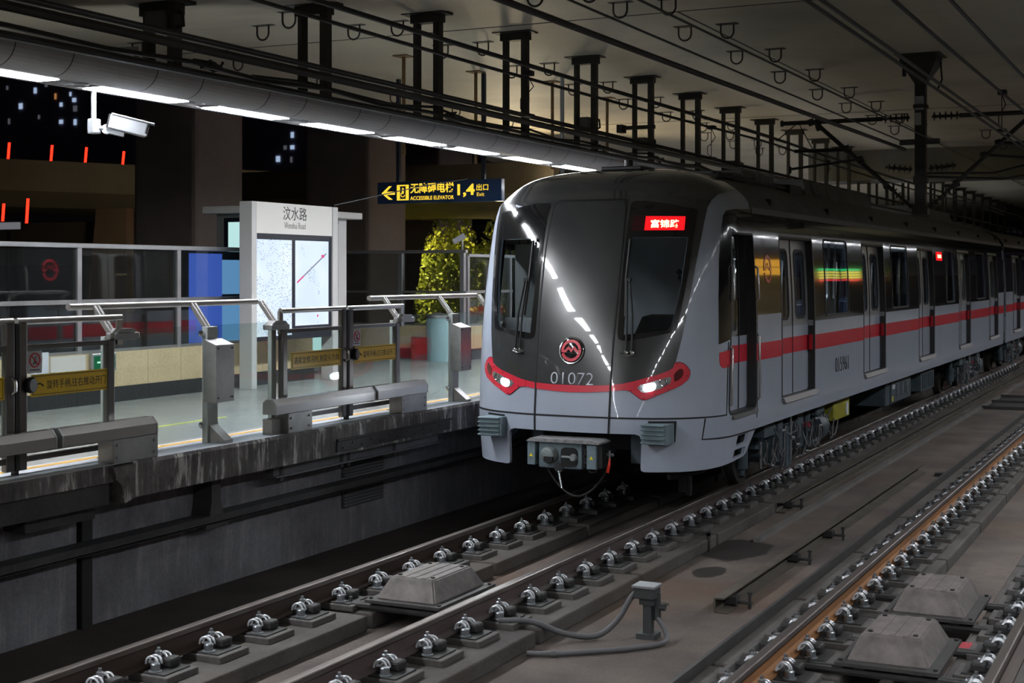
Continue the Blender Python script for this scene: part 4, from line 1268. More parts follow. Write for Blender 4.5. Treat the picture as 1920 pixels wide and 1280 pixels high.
q.tube([(0.013, -0.06, -0.13), (0.010, 0.0, -0.145), (0.013, 0.07, -0.13)], 0.009, 6)
q.build('spring_clip', clip_white, fz, smooth=True)
q = MB(); q.cyl((0.05, 0.0, -0.17), (0.05, 0.0, -0.035), 0.0125, seg=8); q.lathe([(0.026, -0.085), (0.026, -0.060), (0.018, -0.058)], (0.05, 0, 0), (0, 0, 1), 6); q.build('clip_bolt', bolt_grey, fz)
q = MB(); q.lathe([(0.048, -0.178), (0.048, -0.170), (0.034, -0.168), (0.034, -0.125), (0.028, -0.118), (0.012, -0.117)], (0.105, -0.10, 0), (0, 0, 1), 14); q.build('anchor_bolt', bolt_grey, fz, smooth=True)
fz_l = copy_tree(fz)
fz_l.rotation_euler = (0, 0, PI)
stf = {}
for k in range(-6, 11):
    n = k + 13
    y = 11.03 + 0.6 * k
    put(fz, (R1 + 0.07, y, 0), 'shiny spring-clip fastener on the rail along the platform wall, %s from the bottom edge' % nth(k + 7), 'spring-clip fasteners on the rail along the platform wall', stf)
for k in range(-1, 62):
    y = 8.66 + 0.6 * k
    put(fz, (R2 + 0.07, y, 0), 'shiny spring-clip fastener on the purplish rail, %s from the bottom edge' % nth(k + 2), 'spring-clip fasteners on the purplish rail', stf)
for k in range(-1, 46):
    y = 9.82 + 0.6 * k
    put(fz, (R3 + 0.07, y, 0), 'dull spring-clip fastener on the orange side of the rusted rail, %s from the bottom edge' % nth(k + 2), 'spring-clip fasteners on the orange side of the rail', stf)
stl = {}
for k in range(-1, 40):
    put(fz_l, (R3 - 0.07, 9.86 + 0.6 * k, 0), 'dark fastener half hidden behind the orange rail, %s from the bottom edge' % nth(k + 2), 'fasteners half hidden behind the orange rail', stl)
for k in range(0, 8):
    put(fz_l, (R4 - 0.07, 9.95 + 0.6 * k, 0), 'dark fastener on the rail beyond the sloped cover boxes, %s from the bottom edge' % nth(k + 1), 'fasteners on the rail beyond the cover boxes', stl)

# concrete plinths
def plinths(x, w0, w1, ystart, n, label, grp, lw=0.0):
    for k in range(n):
        y0 = ystart + 2.35 * k
        o = MB()
        o.box(x - w0, x + w1, y0 + 0.035, y0 + 2.315, ZB, -0.236, 0.018)
        ob = o.build('track_plinth', plinth_mat)
        tag(ob, label % nth(k + 1), 'track plinth', grp)
plinths(R1, 0.50, 0.52, 5.55, 16, 'concrete plinth under the rail along the platform wall, %s from the bottom edge', 'plinths under the rail along the platform wall')
tag(MB().box(R2 - 0.42, R2 + 0.50, 5.735, 8.015, ZB, -0.236, 0.018).build('track_plinth', plinth_mat), 'concrete plinth under the purplish rail, just below the frame', 'track plinth', 'plinths under the purplish rail')
plinths(R2, 0.42, 0.50, 8.05, 21, 'concrete plinth under the purplish rail, %s from the bottom edge', 'plinths under the purplish rail')
plinths(R3, 0.50, 0.44, 7.70, 20, 'concrete plinth under the orange rail, %s from the bottom edge', 'plinths under the orange rail')
plinths(R4, 0.42, 0.5, 7.70, 8, 'concrete plinth under the rail beyond the cover boxes, %s from the bottom edge', 'plinths under the rail beyond the cover boxes')
o = MB(); o.box(-3.315, -3.285, -12, 100, ZB, -0.165); tag(o.build('drain_edge_angle', bar_dark), 'thin dark steel edging along the plinths of the orange rail', 'edging')

# track equipment boxes on cross bars
def cover_box(xc, yc, label, rusty=True):
    t = thing('track_equipment_box', label, 'trackside box', (xc, yc, ZB), 'sloped cover boxes between the rails')
    q = MB()
    b0, b1, l0, l1 = 0.29, 0.205, 0.46, 0.34
    z0, z1 = -0.125, 0.055
    A = [q.bm.verts.new((xc + sx * b0, yc + sy * l0, z0)) for sx, sy in ((-1, -1), (1, -1), (1, 1), (-1, 1))]
    B = [q.bm.verts.new((xc + sx * b1, yc + sy * l1, z1)) for sx, sy in ((-1, -1), (1, -1), (1, 1), (-1, 1))]
    q._face(A[::-1]); q._face(B)
    for i in range(4): q._face((A[i], A[(i + 1) % 4], B[(i + 1) % 4], B[i]))
    bmesh.ops.bevel(q.bm, geom=q.bm.edges[:], offset=0.012, segments=2, affect='EDGES')
    q.build('cover', cover_mat, t)
    q = MB(); q.box(xc - 0.36, xc + 0.36, yc - 0.52, yc + 0.52, -0.150, -0.125); q.build('base_flange', bar_dark, t)
    q = MB()
    for sx in (-0.10, 0.0, 0.10): q.box(xc + sx - 0.02, xc + sx + 0.02, yc - 0.32, yc + 0.32, 0.052, 0.060)
    q.build('cover_rib', cover_mat, t)
    q = MB()
    for sx in (-0.16, 0.16):
        for sy in (-0.26, 0.26): q.lathe([(0.018, 0.053), (0.018, 0.066)], (xc + sx, yc + sy, 0), (0, 0, 1), 8)
    for sx in (-0.33, 0.33):
        for sy in (-0.46, 0.46): q.lathe([(0.016, -0.126), (0.016, -0.11)], (xc + sx, yc + sy, 0), (0, 0, 1), 8)
    split_build(q, 'cover_bolt', iron_dark, t)
    for dy in (-0.42, 0.42):
        q = MB(); q.box(xc - 0.62, xc + 0.62, yc + dy - 0.055, yc + dy + 0.055, -0.205, -0.178); q.box(xc - 0.60, xc + 0.60, yc + dy - 0.008, yc + dy + 0.008, -0.235, -0.178)
        for sx in (-0.20, 0.20): q.box(xc + sx - 0.04, xc + sx + 0.04, yc + dy - 0.03, yc + dy + 0.03, -0.18, -0.15)
        for sx in (-0.56, 0.56): q.lathe([(0.015, -0.178), (0.015, -0.14)], (xc + sx, yc + dy, 0), (0, 0, 1), 8)
        q.build('cross_bar', bar_dark, t)
    return t
cover_box(-6.05, 10.80, 'scuffed sloped cover box lying between the rails in front of the train')
cover_box(-2.02, 12.25, 'sloped grey cover box beside the orange rail, the one higher in the photo')
cover_box(-2.02, 10.62, 'sloped grey cover box beside the orange rail, the one lower in the photo')
q = MB(); q.box(-1.73, -1.60, 11.25, 11.50, -0.237, -0.233); tag(q.build('red_paint_mark', mat('red_paint_patch', (0.40, 0.03, 0.05), 0.6, var=0.4, scale=18)), 'red paint patch on the concrete beside the two sloped cover boxes', 'paint mark')
q = MB(); q.box(-2.50, -2.40, 10.98, 11.06, -0.237, -0.232); tag(q.build('paper_scrap', notice_white), 'scrap of white paper on the concrete between orange rail and cover boxes', 'paper')

# junction post with its two cables
t = thing('junction_post', 'short grey-green junction box on a post standing in the trackbed', 'trackside post', (-4.14, 11.05, ZB))
q = MB(); q.box(-4.22, -4.06, 10.97, 11.13, ZB, ZB + 0.045); q.box(-4.175, -4.105, 11.01, 11.09, ZB, 0.0); q.box(-4.20, -4.08, 10.99, 11.11, -0.09, -0.03); q.build('post', post_dark, t)
q = MB(); q.box(-4.235, -4.06, 10.95, 11.12, -0.035, 0.055, 0.008); q.build('junction_box', post_dark, t)
q = MB(); q.box(-4.25, -4.045, 10.935, 11.135, 0.050, 0.075, 0.008); q.build('box_lid', mat('pale_grey_lid', (0.20, 0.20, 0.215), 0.5, var=0.2), t)
q = MB(); q.cyl((-4.07, 11.07, -0.22), (-4.07, 11.07, 0.0), 0.03); q.lathe([(0.03, 0), (0.03, 0.05)], (-4.05, 11.07, -0.11), (1, 0, 0), 10); q.build('cable_gland', post_dark, t)
def bez(p, n=22):
    out = []
    P = [Vector(x) for x in p]
    for i in range(len(P) - 1):
        a = P[max(0, i - 1)]; b = P[i]; c_ = P[i + 1]; d = P[min(len(P) - 1, i + 2)]
        for j in range(n // (len(P) - 1) + 1):
            s_ = j / (n // (len(P) - 1) + 1)
            out.append(0.5 * ((2 * b) + (-a + c_) * s_ + (2 * a - 5 * b + 4 * c_ - d) * s_ ** 2 + (-a + 3 * b - 3 * c_ + d) * s_ ** 3))
    out.append(P[-1]); return out
q = MB(); q.tube(bez([(-5.15, 10.30, -0.175), (-4.92, 10.45, -0.19), (-4.72, 10.62, -0.30), (-4.50, 10.78, -0.335), (-4.36, 10.90, -0.22), (-4.27, 10.98, -0.04), (-4.22, 11.02, 0.01)]), 0.024, 10)
tag(q.build('cable_hose', cable_grey, smooth=True), 'thick grey cable hose drooping from the rail to the junction box', 'cable')
q = MB(); q.tube(bez([(-4.79, 10.07, ZB + 0.03), (-4.60, 10.16, ZB + 0.025), (-4.30, 10.40, ZB + 0.025), (-4.08, 10.62, ZB + 0.025), (-3.93, 10.85, ZB + 0.03), (-3.98, 11.02, -0.30), (-4.065, 11.06, -0.20)]), 0.021, 10)
q.lathe([(0.03, -0.02), (0.03, 0.02)], (-4.60, 10.16, ZB + 0.025), (1, 0.5, 0), 10)
tag(q.build('cable_hose', cable_grey, smooth=True), 'grey cable hose lying on the trackbed and curling up into the junction post', 'cable')

# steel channels lying in the trackbed
def channel(x, y0, y1, label, clips, z=ZB):
    t = thing('steel_channel', label, 'steel channel', (x, y0, z))
    q = MB()
    q.prism([(x - 0.06, z + 0.125), (x - 0.06, z + 0.14), (x + 0.035, z + 0.14), (x + 0.035, z + 0.128), (x - 0.045, z + 0.125), (x - 0.045, z + 0.018), (x + 0.06, z + 0.015), (x + 0.06, z), (x - 0.06, z)], 'y', y0, y1)
    q.build('channel_section', steel_brown, t)
    for y in clips:
        c_ = MB(); c_.box(x - 0.04, x + 0.07, y, y + 0.12, z + 0.03, z + 0.10, 0.006); c_.box(x + 0.05, x + 0.20, y + 0.02, y + 0.07, z + 0.04, z + 0.065); c_.lathe([(0.014, 0), (0.014, 0.13), (0.024, 0.13), (0.024, 0.15)], (x + 0.18, y + 0.045, z), (0, 0, 1), 10)
        c_.build('holding_clip', iron_dark, t)
    return t
channel(-3.86, 12.1, 22.0, 'brown steel channel with clips lying in the middle of the trackbed', (12.35, 14.5, 16.0))
channel(-4.80, 17.5, 70.0, 'long brown steel channel running beside the fasteners of the train track', (17.8,))
q = MB(); q.box(-4.56, -4.48, 15.5, 70, ZB, ZB + 0.05); tag(q.build('cable_conduit', mat('pale_conduit', (0.16, 0.15, 0.145), 0.6, var=0.3, scale=2)), 'pale low conduit running along the trackbed beside the long brown channel', 'conduit')
q = MB()
q.box(-4.5, -3.5, 33.0, 33.12, ZB + 0.02, ZB + 0.07); q.box(-4.5, -3.5, 34.6, 34.72, ZB + 0.02, ZB + 0.07); q.box(-4.5, -3.5, 36.2, 36.3, ZB + 0.02, ZB + 0.07); q.box(-4.45, -3.55, 33, 36.3, ZB, ZB + 0.02)
tag(q.build('drain_cover', bar_dark), 'dark barred drain cover in the trackbed beyond the clipped channel', 'drain cover')
q = MB(); q.box(-4.86, -4.83, 14.75, 14.80, ZB, -0.16); q.box(-5.15, -4.83, 14.75, 14.80, -0.20, -0.17); tag(q.build('angle_bracket', iron_dark), 'small black angle bracket on the plinth edge above the oil stain', 'bracket')
q = MB(); q.box(-3.62, -3.45, 21.7, 21.9, ZB, ZB + 0.05); tag(q.build('steel_block', iron_dark), 'small dark block on the trackbed beyond the end of the clipped channel', 'block')
# ------------------------------------------------------------------ platform edge: gates, fixed panels, guard beams
XG = -8.05
def yellow_sign(parent, y0, y1, body, arrow, z0=1.695, z1=1.865):
    s = MB().box(XG + 0.014, XG + 0.020, y0, y1, z0, z1).build('yellow_sign', sign_yellow, parent)
    q = MB()
    for (a, b, c, d) in ((y0 + .012, y1 - .012, z0 + .012, z0 + .017), (y0 + .012, y1 - .012, z1 - .017, z1 - .012), (y0 + .012, y0 + .017, z0 + .012, z1 - .012), (y1 - .017, y1 - .012, z0 + .012, z1 - .012)):
        q.box(XG + 0.019, XG + 0.0215, a, b, c, d)
    if arrow:
        pts = [(XG + 0.021, y0 + 0.045 + 0.08 * t, (z0 + z1) / 2 + 0.022 * math.sin(PI * t) - 0.008) for t in [k / 8 for k in range(9)]]
        q.tube(pts, 0.006, 6)
        q.prism([(y0 + 0.03, (z0 + z1) / 2 - 0.01), (y0 + 0.06, (z0 + z1) / 2 + 0.022), (y0 + 0.065, (z0 + z1) / 2 - 0.018)], 'x', XG + 0.019, XG + 0.0225)
    q.build('sign_border', black_letter, s)
    yc = (y0 + y1) / 2 + (0.06 if arrow else 0)
    text(body, 'sign_lettering', black_letter, s, (XG + 0.020, yc, (z0 + z1) / 2), (0, 1, 0), (0, 0, 1), 0.072, (y1 - y0) * (0.76 if arrow else 0.90), extrude=0.001)

def gate(Cy, label):
    t = thing('platform_gate', label, 'platform gate', (XG, Cy, ZP), 'stainless steel platform gates')
    for y0, y1, nm in ((Cy - 1.20, Cy - 0.055, 'a'), (Cy - 0.015, Cy + 1.03, 'b')):
        left = nm == 'a'
        q = MB()
        sw = 0.085
        q.box(XG - 0.03, XG + 0.03, y0, y0 + sw, ZP + 0.03, 2.10 if left else 2.27, 0.012)
        q.box(XG - 0.03, XG + 0.03, y1 - sw, y1, ZP + 0.03, 2.27 if left else 2.10, 0.012)
        q.box(XG - 0.025, XG + 0.025, y0, y1, 2.055, 2.095, 0.008)
        q.box(XG - 0.02, XG + 0.02, y0, y1, ZP + 0.09, ZP + 0.13); q.box(XG - 0.02, XG + 0.02, y0, y1, ZP + 0.15, ZP + 0.175)
        lf = q.build('gate_leaf', gate_dark, t)
        q = MB(); q.cyl((XG, y0 + 0.0, 2.275), (XG, y1 + (0.10 if not left else -0.0), 2.275), 0.026, seg=14)
        ye = y0 if left else y1 + 0.08
        q.box(XG - 0.012, XG + 0.012, ye - 0.03, ye + 0.03, 2.05, 2.27)
        q.build('hand_rail', stainless, lf, smooth=True)
        MB().box(XG - 0.004, XG + 0.004, y0 + sw, y1 - sw, ZP + 0.175, 2.06).build('glass_pane', clear_glass, lf)
        if left: yellow_sign(lf, y0 + 0.16, y1 - 0.10, '遇紧急情况时,按箭头方向', False)
        else: yellow_sign(lf, y0 + 0.13, y1 - 0.06, '旋转手柄,往右推动开门', True)
        if not left:
            st = MB().box(XG + 0.008, XG + 0.012, y0 + 0.10, y0 + 0.25, 1.875, 2.045).build('no_leaning_sticker', notice_white, lf)
            q = MB(); yc, zc = y0 + 0.175, 1.975
            q.tube([(XG + 0.013, yc + 0.052 * math.cos(a), zc + 0.052 * math.sin(a)) for a in [2 * PI * k / 24 for k in range(24)]], 0.006, 5, closed=True)
            q.tube([(XG + 0.013, yc - 0.037, zc + 0.037), (XG + 0.013, yc + 0.037, zc - 0.037)], 0.0055, 5); q.build('red_ring', red_paint, st)
            q = MB(); q.tube([(XG + 0.012, yc + 0.015, zc + 0.03), (XG + 0.012, yc, zc), (XG + 0.012, yc - 0.015, zc - 0.035)], 0.006, 5); q.tube([(XG + 0.012, yc, zc), (XG + 0.012, yc + 0.015, zc - 0.035)], 0.005, 5)
            q.box(XG + 0.011, XG + 0.0135, yc - 0.05, yc + 0.05, 1.895, 1.905); q.build('sticker_figure', mat('sticker_grey', (0.10, 0.10, 0.12), 0.5), st)
            q = MB(); q.lathe([(0.062, 0), (0.062, 0.03), (0.05, 0.04)], (XG + 0.03, y0 + 0.10, 1.79), (1, 0.2, 0), 18); q.build('turn_knob', black_plastic, lf, smooth=True)
        else:
            q = MB(); q.tube([(XG + 0.03, y1 - 0.04, 1.86), (XG + 0.08, y1 - 0.05, 1.83), (XG + 0.08, y1 - 0.05, 1.76), (XG + 0.03, y1 - 0.04, 1.73)], 0.014, 8); q.build('pull_handle', stainless, lf, smooth=True)
    q = MB(); q.box(XG - 0.02, XG + 0.03, Cy - 0.05, Cy - 0.02, ZP, 2.26); q.build('meeting_seal', rubber, t)
    return t
gate(8.0, 'pair of glazed platform gates in front of the green exit light')
gate(12.58, 'pair of glazed platform gates in front of the station name sign, with two yellow signs')

def fixed_panel(ya, yb, yp, label):
    t = thing('fixed_barrier', label, 'barrier', (XG, yp, ZP), 'fixed glass barriers between the gates')
    for y in (ya, yb):
        MB().box(XG - 0.09, XG - 0.045, y - 0.04, y + 0.04, ZP, 2.12, 0.004).box(XG - 0.11, XG - 0.035, y - 0.06, y + 0.06, ZP, ZP + 0.012).build('end_post', mat('pale_alu_post', (0.40, 0.43, 0.42), 0.45, 0.3), t)
    q = MB(); q.cyl((XG - 0.21, ya - 0.28, 2.365), (XG - 0.21, yb - 0.06, 2.365), 0.028, seg=14); q.build('hand_rail', stainless, t, smooth=True)
    for y in (ya + 0.02, yp, yb):
        q = MB()
        for dy in (-0.022, 0.022): q.obox((XG - 0.105, y + dy, 2.245), (0.018, 0.012, 0.155), (0.8, 0, 0.6), (0, 1, 0), (-0.62, 0, 0.78))
        q.build('rail_arm', stainless, t)
    for y, s_ in ((ya + 0.13, 1), (yb - 0.02, 1)):
        q = MB(); q.box(XG - 0.05, XG + 0.06, y - 0.16, y + 0.14, 2.095, 2.15, 0.012); q.prism([(y - 0.14, 2.15), (y + 0.12, 2.15), (y + 0.08, 2.18), (y - 0.08, 2.185)], 'x', XG - 0.04, XG + 0.05); q.build('lock_box', stainless_dull, t)
    q = MB(); q.box(XG - 0.03, XG + 0.03, yp - 0.075, yp + 0.075, ZP, 2.16, 0.004); q.build('centre_post', mat('pale_alu_post', (0.40, 0.43, 0.42)), t)
    q = MB(); q.prism([(XG + 0.03, ZP), (XG + 0.20, ZP), (XG + 0.20, ZP + 0.03), (XG + 0.03, ZP + 0.16)], 'y', yp - 0.05, yp + 0.07); q.build('post_foot', stainless_dull, t)
    q = MB(); q.prism([(XG + 0.03, 1.49), (XG + 0.17, 1.49), (XG + 0.17, 2.0), (XG + 0.03, 2.05)], 'y', yp - 0.13, yp + 0.13)
    bx = q.build('control_box', stainless_dull, t)
    q = MB()
    for y, z in ((yp - 0.10, 1.53), (yp + 0.10, 1.53), (yp + 0.10, 1.97), (yp - 0.10, 1.97)): q.lathe([(0.008, 0), (0.008, 0.006)], (XG + 0.17, y, z), (1, 0, 0), 8)
    q.build('box_screw', iron_dark, bx)
    for a, b in ((ya + 0.05, yp - 0.09), (yp + 0.09, yb - 0.05)):
        MB().box(XG - 0.036, XG - 0.026, a, b, ZP + 0.06, 2.17).build('glass_pane', clear_glass, t)
    q = MB()
    for dy in (-0.10, 0.10):
        for z in (1.28, 2.1): q.lathe([(0.026, 0), (0.030, 0.02), (0.018, 0.035)], (XG - 0.03, yp + dy, z), (1, 0, 0), 12)
    q.build('glass_clamp', chrome, t, smooth=True)
fixed_panel(9.03, 11.34, 10.30, 'fixed glass barrier with steel box on its post, between the two gates')
fixed_panel(13.62, 15.93, 14.90, 'fixed glass barrier with steel box on its post, beside the train nose')

def guard_beam(y0, y1, label, boxes, small=()):
    t = thing('guard_beam', label, 'guard beam', (-7.87, (y0 + y1) / 2, ZP), 'low stainless guard beams along the platform edge')
    q = MB(); q.prism([(-7.955, 1.315), (-7.955, 1.42), (-7.915, 1.455), (-7.845, 1.455), (-7.80, 1.40), (-7.80, 1.315)], 'y', y0, y1); q.build('beam', stainless, t)
    q = MB(); q.prism([(-7.957, 1.313), (-7.957, 1.422), (-7.915, 1.457), (-7.843, 1.457), (-7.798, 1.40), (-7.798, 1.313)], 'y', y0 - 0.004, y0 + 0.012); q.prism([(-7.957, 1.313), (-7.957, 1.422), (-7.915, 1.457), (-7.843, 1.457), (-7.798, 1.40), (-7.798, 1.313)], 'y', y1 - 0.012, y1 + 0.004); q.build('end_plate', stainless_dull, t)
    for a, b in boxes:
        q = MB(); q.box(-7.96, -7.80, a, b, ZP, 1.312, 0.006); fb_ = q.build('foot_box', stainless_dull, t)
        q = MB()
        for y in (a + 0.05, b - 0.05):
            for z in (1.17, 1.265): q.lathe([(0.012, 0), (0.010, 0.008)], (-7.80, y, z), (1, 0, 0), 8)
        q.build('box_bolt', bolt_grey, fb_)
    for a, b in small:
        MB().box(-7.97, -7.86, a, b, ZP, 1.27, 0.004).build('foot_block', stainless_dull, t)
guard_beam(6.4, 8.145, 'low stainless guard beam cut by the frame edge', [(6.5, 6.95)])
guard_beam(8.205, 9.29, 'low stainless guard beam ending above a chunk of broken concrete', [(8.76, 9.30)])
guard_beam(10.97, 12.72, 'low stainless guard beam in front of the station name sign', [(11.16, 11.56)], [(10.98, 11.12)])
guard_beam(12.78, 13.84, 'low stainless guard beam beside the train nose', [(13.27, 13.82)])

# ------------------------------------------------------------------ under the platform edge
q = MB(); q.box(-8.16, -7.98, -12, 60, 0.40, 0.47); q.box(-8.2, -7.98, -12, 60, 0.395, 0.41); tag(q.build('cable_ledge', dark_beam), 'long dark ledge running along the wall under the platform', 'ledge')
q = MB(); q.box(-8.02, -7.93, 11.1, 14.3, 0.70, 0.83); q.box(-7.93, -7.90, 11.1, 14.3, 0.70, 0.715)
tag(q.build('steel_beam', mat('grey_steel_beam', (0.13, 0.135, 0.15), 0.6, var=0.2)), 'dark steel beam hung under the stained platform edge', 'beam')
q = MB()
for y in (11.2, 12.25, 12.38, 13.3): q.box(-7.935, -7.92, y, y + 0.05, 0.66, 0.83)
tag(q.build('beam_hanger', bar_dark), 'small steel straps on the dark beam under the platform edge', 'strap')
q = MB(); q.box(-7.82, -7.755, 11.95, 14.35, 0.965, 0.985); q.box(-7.80, -7.765, 11.95, 14.30, 0.86, 0.96)
pbd = tag(q.build('patch_board', dark_beam), 'dark bolted board on the face of the platform edge', 'board')
q = MB()
for k in range(13): q.lathe([(0.012, 0), (0.012, 0.008)], (-7.765, 12.05 + 0.18 * k, 0.89 + 0.04 * (k % 2)), (1, 0, 0), 8)
split_build(q, 'board_bolt', iron_dark, pbd)
q = MB(); q.box(-8.32, -8.16, 8.80, 8.92, -0.30, 0.80); tag(q.build('drain_pipe', rubber), 'black square downpipe in the wall joint under the platform', 'drainpipe')
q = MB(); q.prism([(10.16, 0.36), (10.50, 0.36), (10.42, 0.46), (10.38, 0.60), (10.38, 0.84), (10.25, 0.84), (10.25, 0.60), (10.22, 0.46)], 'x', -8.2, -7.99)
tag(q.build('corbel', mat('dark_corbel', (0.055, 0.052, 0.055), 0.8, var=0.3)), 'dark flared corbel standing on the ledge under the platform', 'corbel')
q = MB(); q.box(-8.2, -7.98, 8.0, 8.75, 0.68, 0.80); tag(q.build('trunking', dark_beam), 'dark sooty trunking below the older length of platform edge', 'trunking')
def louvre(z0, z1, label):
    t = thing('wall_louvre', label, 'louvre', (-8.19, 13.1, z0), 'louvres in the wall under the platform')
    MB().box(-8.202, -8.185, 12.69, 13.52, z0, z1).build('louvre_frame', dark_beam, t)
    q = MB(); n = int((z1 - z0) / 0.034)
    for k in range(n):
        z = z0 + 0.012 + 0.034 * k; q.prism([(-8.185, z), (-8.165, z), (-8.185, z + 0.022)], 'y', 12.71, 13.50)
    q.build('louvre_slat', mat('louvre_grey', (0.10, 0.10, 0.105), 0.6), t)
louvre(0.48, 0.66, 'ribbed louvre in the wall above the long ledge')
louvre(0.16, 0.34, 'ribbed louvre in the wall below the long ledge')

# ------------------------------------------------------------------ station name sign
t = thing('station_sign', 'tall white sign with station name and two lit maps standing on the platform', 'sign', (-11.3, 16.2, ZP))
MB().box(-11.40, -11.20, 15.20, 15.31, ZP, 3.585, 0.004).build('sign_column', sign_grey, t)
MB().box(-11.40, -11.20, 17.12, 17.25, ZP, 3.585, 0.004).build('sign_column', sign_grey, t)
hd = MB().box(-11.385, -11.215, 15.31, 17.12, 3.17, 3.585).build('sign_header', sign_white, t)
text('汶水路', 'station_name', black_letter, hd, (-11.214, 16.20, 3.455), (0, 1, 0), (0, 0, 1), 0.185, 0.56, extrude=0.001)
text('Wenshui Road', 'station_name_english', black_letter, hd, (-11.214, 16.20, 3.29), (0, 1, 0), (0, 0, 1), 0.085, 0.50, extrude=0.001, bold=-0.01)
MB().box(-11.38, -11.225, 15.31, 17.12, 1.74, 3.17).build('screen_frame', frame_navy, t)
def lit_map(name, kind):
    m = bpy.data.materials.new(name); m.use_nodes = True
    nt = m.node_tree; L = nt.links.new
    nt.nodes.remove(nt.nodes['Principled BSDF'])
    e = nd(nt, 'ShaderNodeEmission'); e.inputs[1].default_value = 1.15
    tc = nd(nt, 'ShaderNodeTexCoord'); mp = nd(nt, 'ShaderNodeMapping'); mp.inputs['Scale'].default_value = (1, 22, 55)
    L(tc.outputs['Object'], mp.inputs[0])
    vo = nd(nt, 'ShaderNodeTexVoronoi'); vo.inputs['Scale'].default_value = 1.0; L(mp.outputs[0], vo.inputs['Vector'])
    lt = nd(nt, 'ShaderNodeMath', operation='LESS_THAN'); lt.inputs[1].default_value = 0.30; L(vo.outputs['Distance'], lt.inputs[0])
    nz = nd(nt, 'ShaderNodeTexNoise'); nz.inputs['Scale'].default_value = 3.2; L(tc.outputs['Object'], nz.inputs['Vector'])
    gt = nd(nt, 'ShaderNodeMath', operation='GREATER_THAN'); gt.inputs[1].default_value = 0.44 if kind == 0 else 0.60; L(nz.outputs['Fac'], gt.inputs[0])
    mu = nd(nt, 'ShaderNodeMath', operation='MULTIPLY'); L(lt.outputs[0], mu.inputs[0]); L(gt.outputs[0], mu.inputs[1])
    m2 = nd(nt, 'ShaderNodeMath', operation='MULTIPLY'); m2.inputs[1].default_value = 0.75; L(mu.outputs[0], m2.inputs[0])
    n2 = nd(nt, 'ShaderNodeTexNoise'); n2.inputs['Scale'].default_value = 1.4; L(tc.outputs['Object'], n2.inputs['Vector'])
    rp = nd(nt, 'ShaderNodeValToRGB'); rp.color_ramp.elements[0].position = 0.35; rp.color_ramp.elements[1].position = 0.65
    rp.color_ramp.elements[0].color = (0.66, 0.78, 0.98, 1); rp.color_ramp.elements[1].color = (0.80, 0.90, 0.99, 1); L(n2.outputs['Fac'], rp.inputs[0])
    mx = nd(nt, 'ShaderNodeMix', data_type='RGBA'); mx.inputs[7].default_value = (0.22, 0.28, 0.42, 1); L(m2.outputs[0], mx.inputs[0]); L(rp.outputs[0], mx.inputs[6])
    L(mx.outputs[2], e.inputs[0]); L(e.outputs[0], nt.nodes['Material Output'].inputs[0])
    return m
pa = MB().box(-11.226, -11.218, 15.335, 16.13, 1.80, 3.09).build('lit_network_map', lit_map('lit_network_map', 0), t)
pb = MB().box(-11.226, -11.218, 16.22, 17.03, 1.92, 3.09).build('lit_line_map', lit_map('lit_line_map', 1), t)
q = MB(); q.lathe([(0.035, 0), (0.035, 0.003)], (-11.218, 15.66, 1.985), (1, 0, 0), 16); q.build('map_dot', frame_navy, pa)
q = MB(); q.obox((-11.216, 16.62, 2.72), (0.002, 0.40, 0.009), (1, 0, 0), (0, 0.8, 0.45), (0, -0.45, 0.8)); q.build('map_line', emit('map_line_grey', (0.35, 0.33, 0.45), 0.8), pb)
q = MB(); q.obox((-11.215, 16.33, 2.557), (0.0022, 0.09, 0.011), (1, 0, 0), (0, 0.8, 0.45), (0, -0.45, 0.8)); q.box(-11.218, -11.214, 16.30, 16.62, 2.16, 2.17); q.box(-11.218, -11.214, 16.85, 16.92, 2.86, 2.90); q.box(-11.218, -11.214, 16.74, 16.77, 2.03, 2.06); q.build('map_red_mark', emit('map_line_pink', (0.85, 0.12, 0.30), 0.9), pb)
q = MB(); q.box(-11.224, -11.220, 16.25, 16.70, 1.83, 1.87); q.box(-11.224, -11.220, 16.80, 17.0, 1.84, 1.86); q.build('screen_caption', emit('screen_caption_white', (0.7, 0.75, 0.9), 0.6), t)

# ------------------------------------------------------------------ glazed windbreak along the rear of the platform
def windbreak(name, x, ys, label, yend=None):
    t = thing('windbreak', label, 'glass windbreak', (x, ys[0], 1.71), 'glass windbreaks on the dwarf wall')
    q = MB(); q.box(x - 0.045, x + 0.045, ys[0], ys[-1], 2.93, 2.985, 0.006); q.build('top_rail', alu, t)
    q = MB(); q.box(x - 0.03, x + 0.03, ys[0], ys[-1], 2.285, 2.335); q.box(x - 0.03, x + 0.03, ys[0], ys[-1], 1.71, 1.745); q.build('mid_rail', stainless_dull, t)
    for y in ys[:-1] if yend else ys:
        MB().box(x - 0.035, x + 0.035, y - 0.035, y + 0.035, 1.71, 2.95).build('post', alu, t)
    for a, b in zip(ys[:-1], ys[1:]):
        MB().box(x - 0.006, x + 0.006, a + 0.035, b - 0.035, 1.745, 2.93).build('glass_pane', wind_glass, t)
    return t
windbreak('windbreak', -11.66, [5.5, 7.25, 9.0, 10.75, 12.5, 14.26, 15.75, 17.2], 'tall glass windbreak on the beige wall behind the gates')
t = thing('windbreak', 'glass windbreak across the end of the platform, in front of the lit bushes', 'glass windbreak', (-13.3, 22.08, 1.71), 'glass windbreaks on the dwarf wall')
MB().box(-15, -11.66, 22.04, 22.12, 3.0, 3.055, 0.006).build('top_rail', alu, t)
MB().box(-15, -11.66, 22.05, 22.11, 2.29, 2.33).box(-15, -11.66, 22.05, 22.11, 1.71, 1.74).build('mid_rail', stainless_dull, t)
for x in (-14.4, -13.0, -11.74): MB().box(x - 0.04, x + 0.04, 22.04, 22.12, 1.71, 3.0).build('post', alu, t)
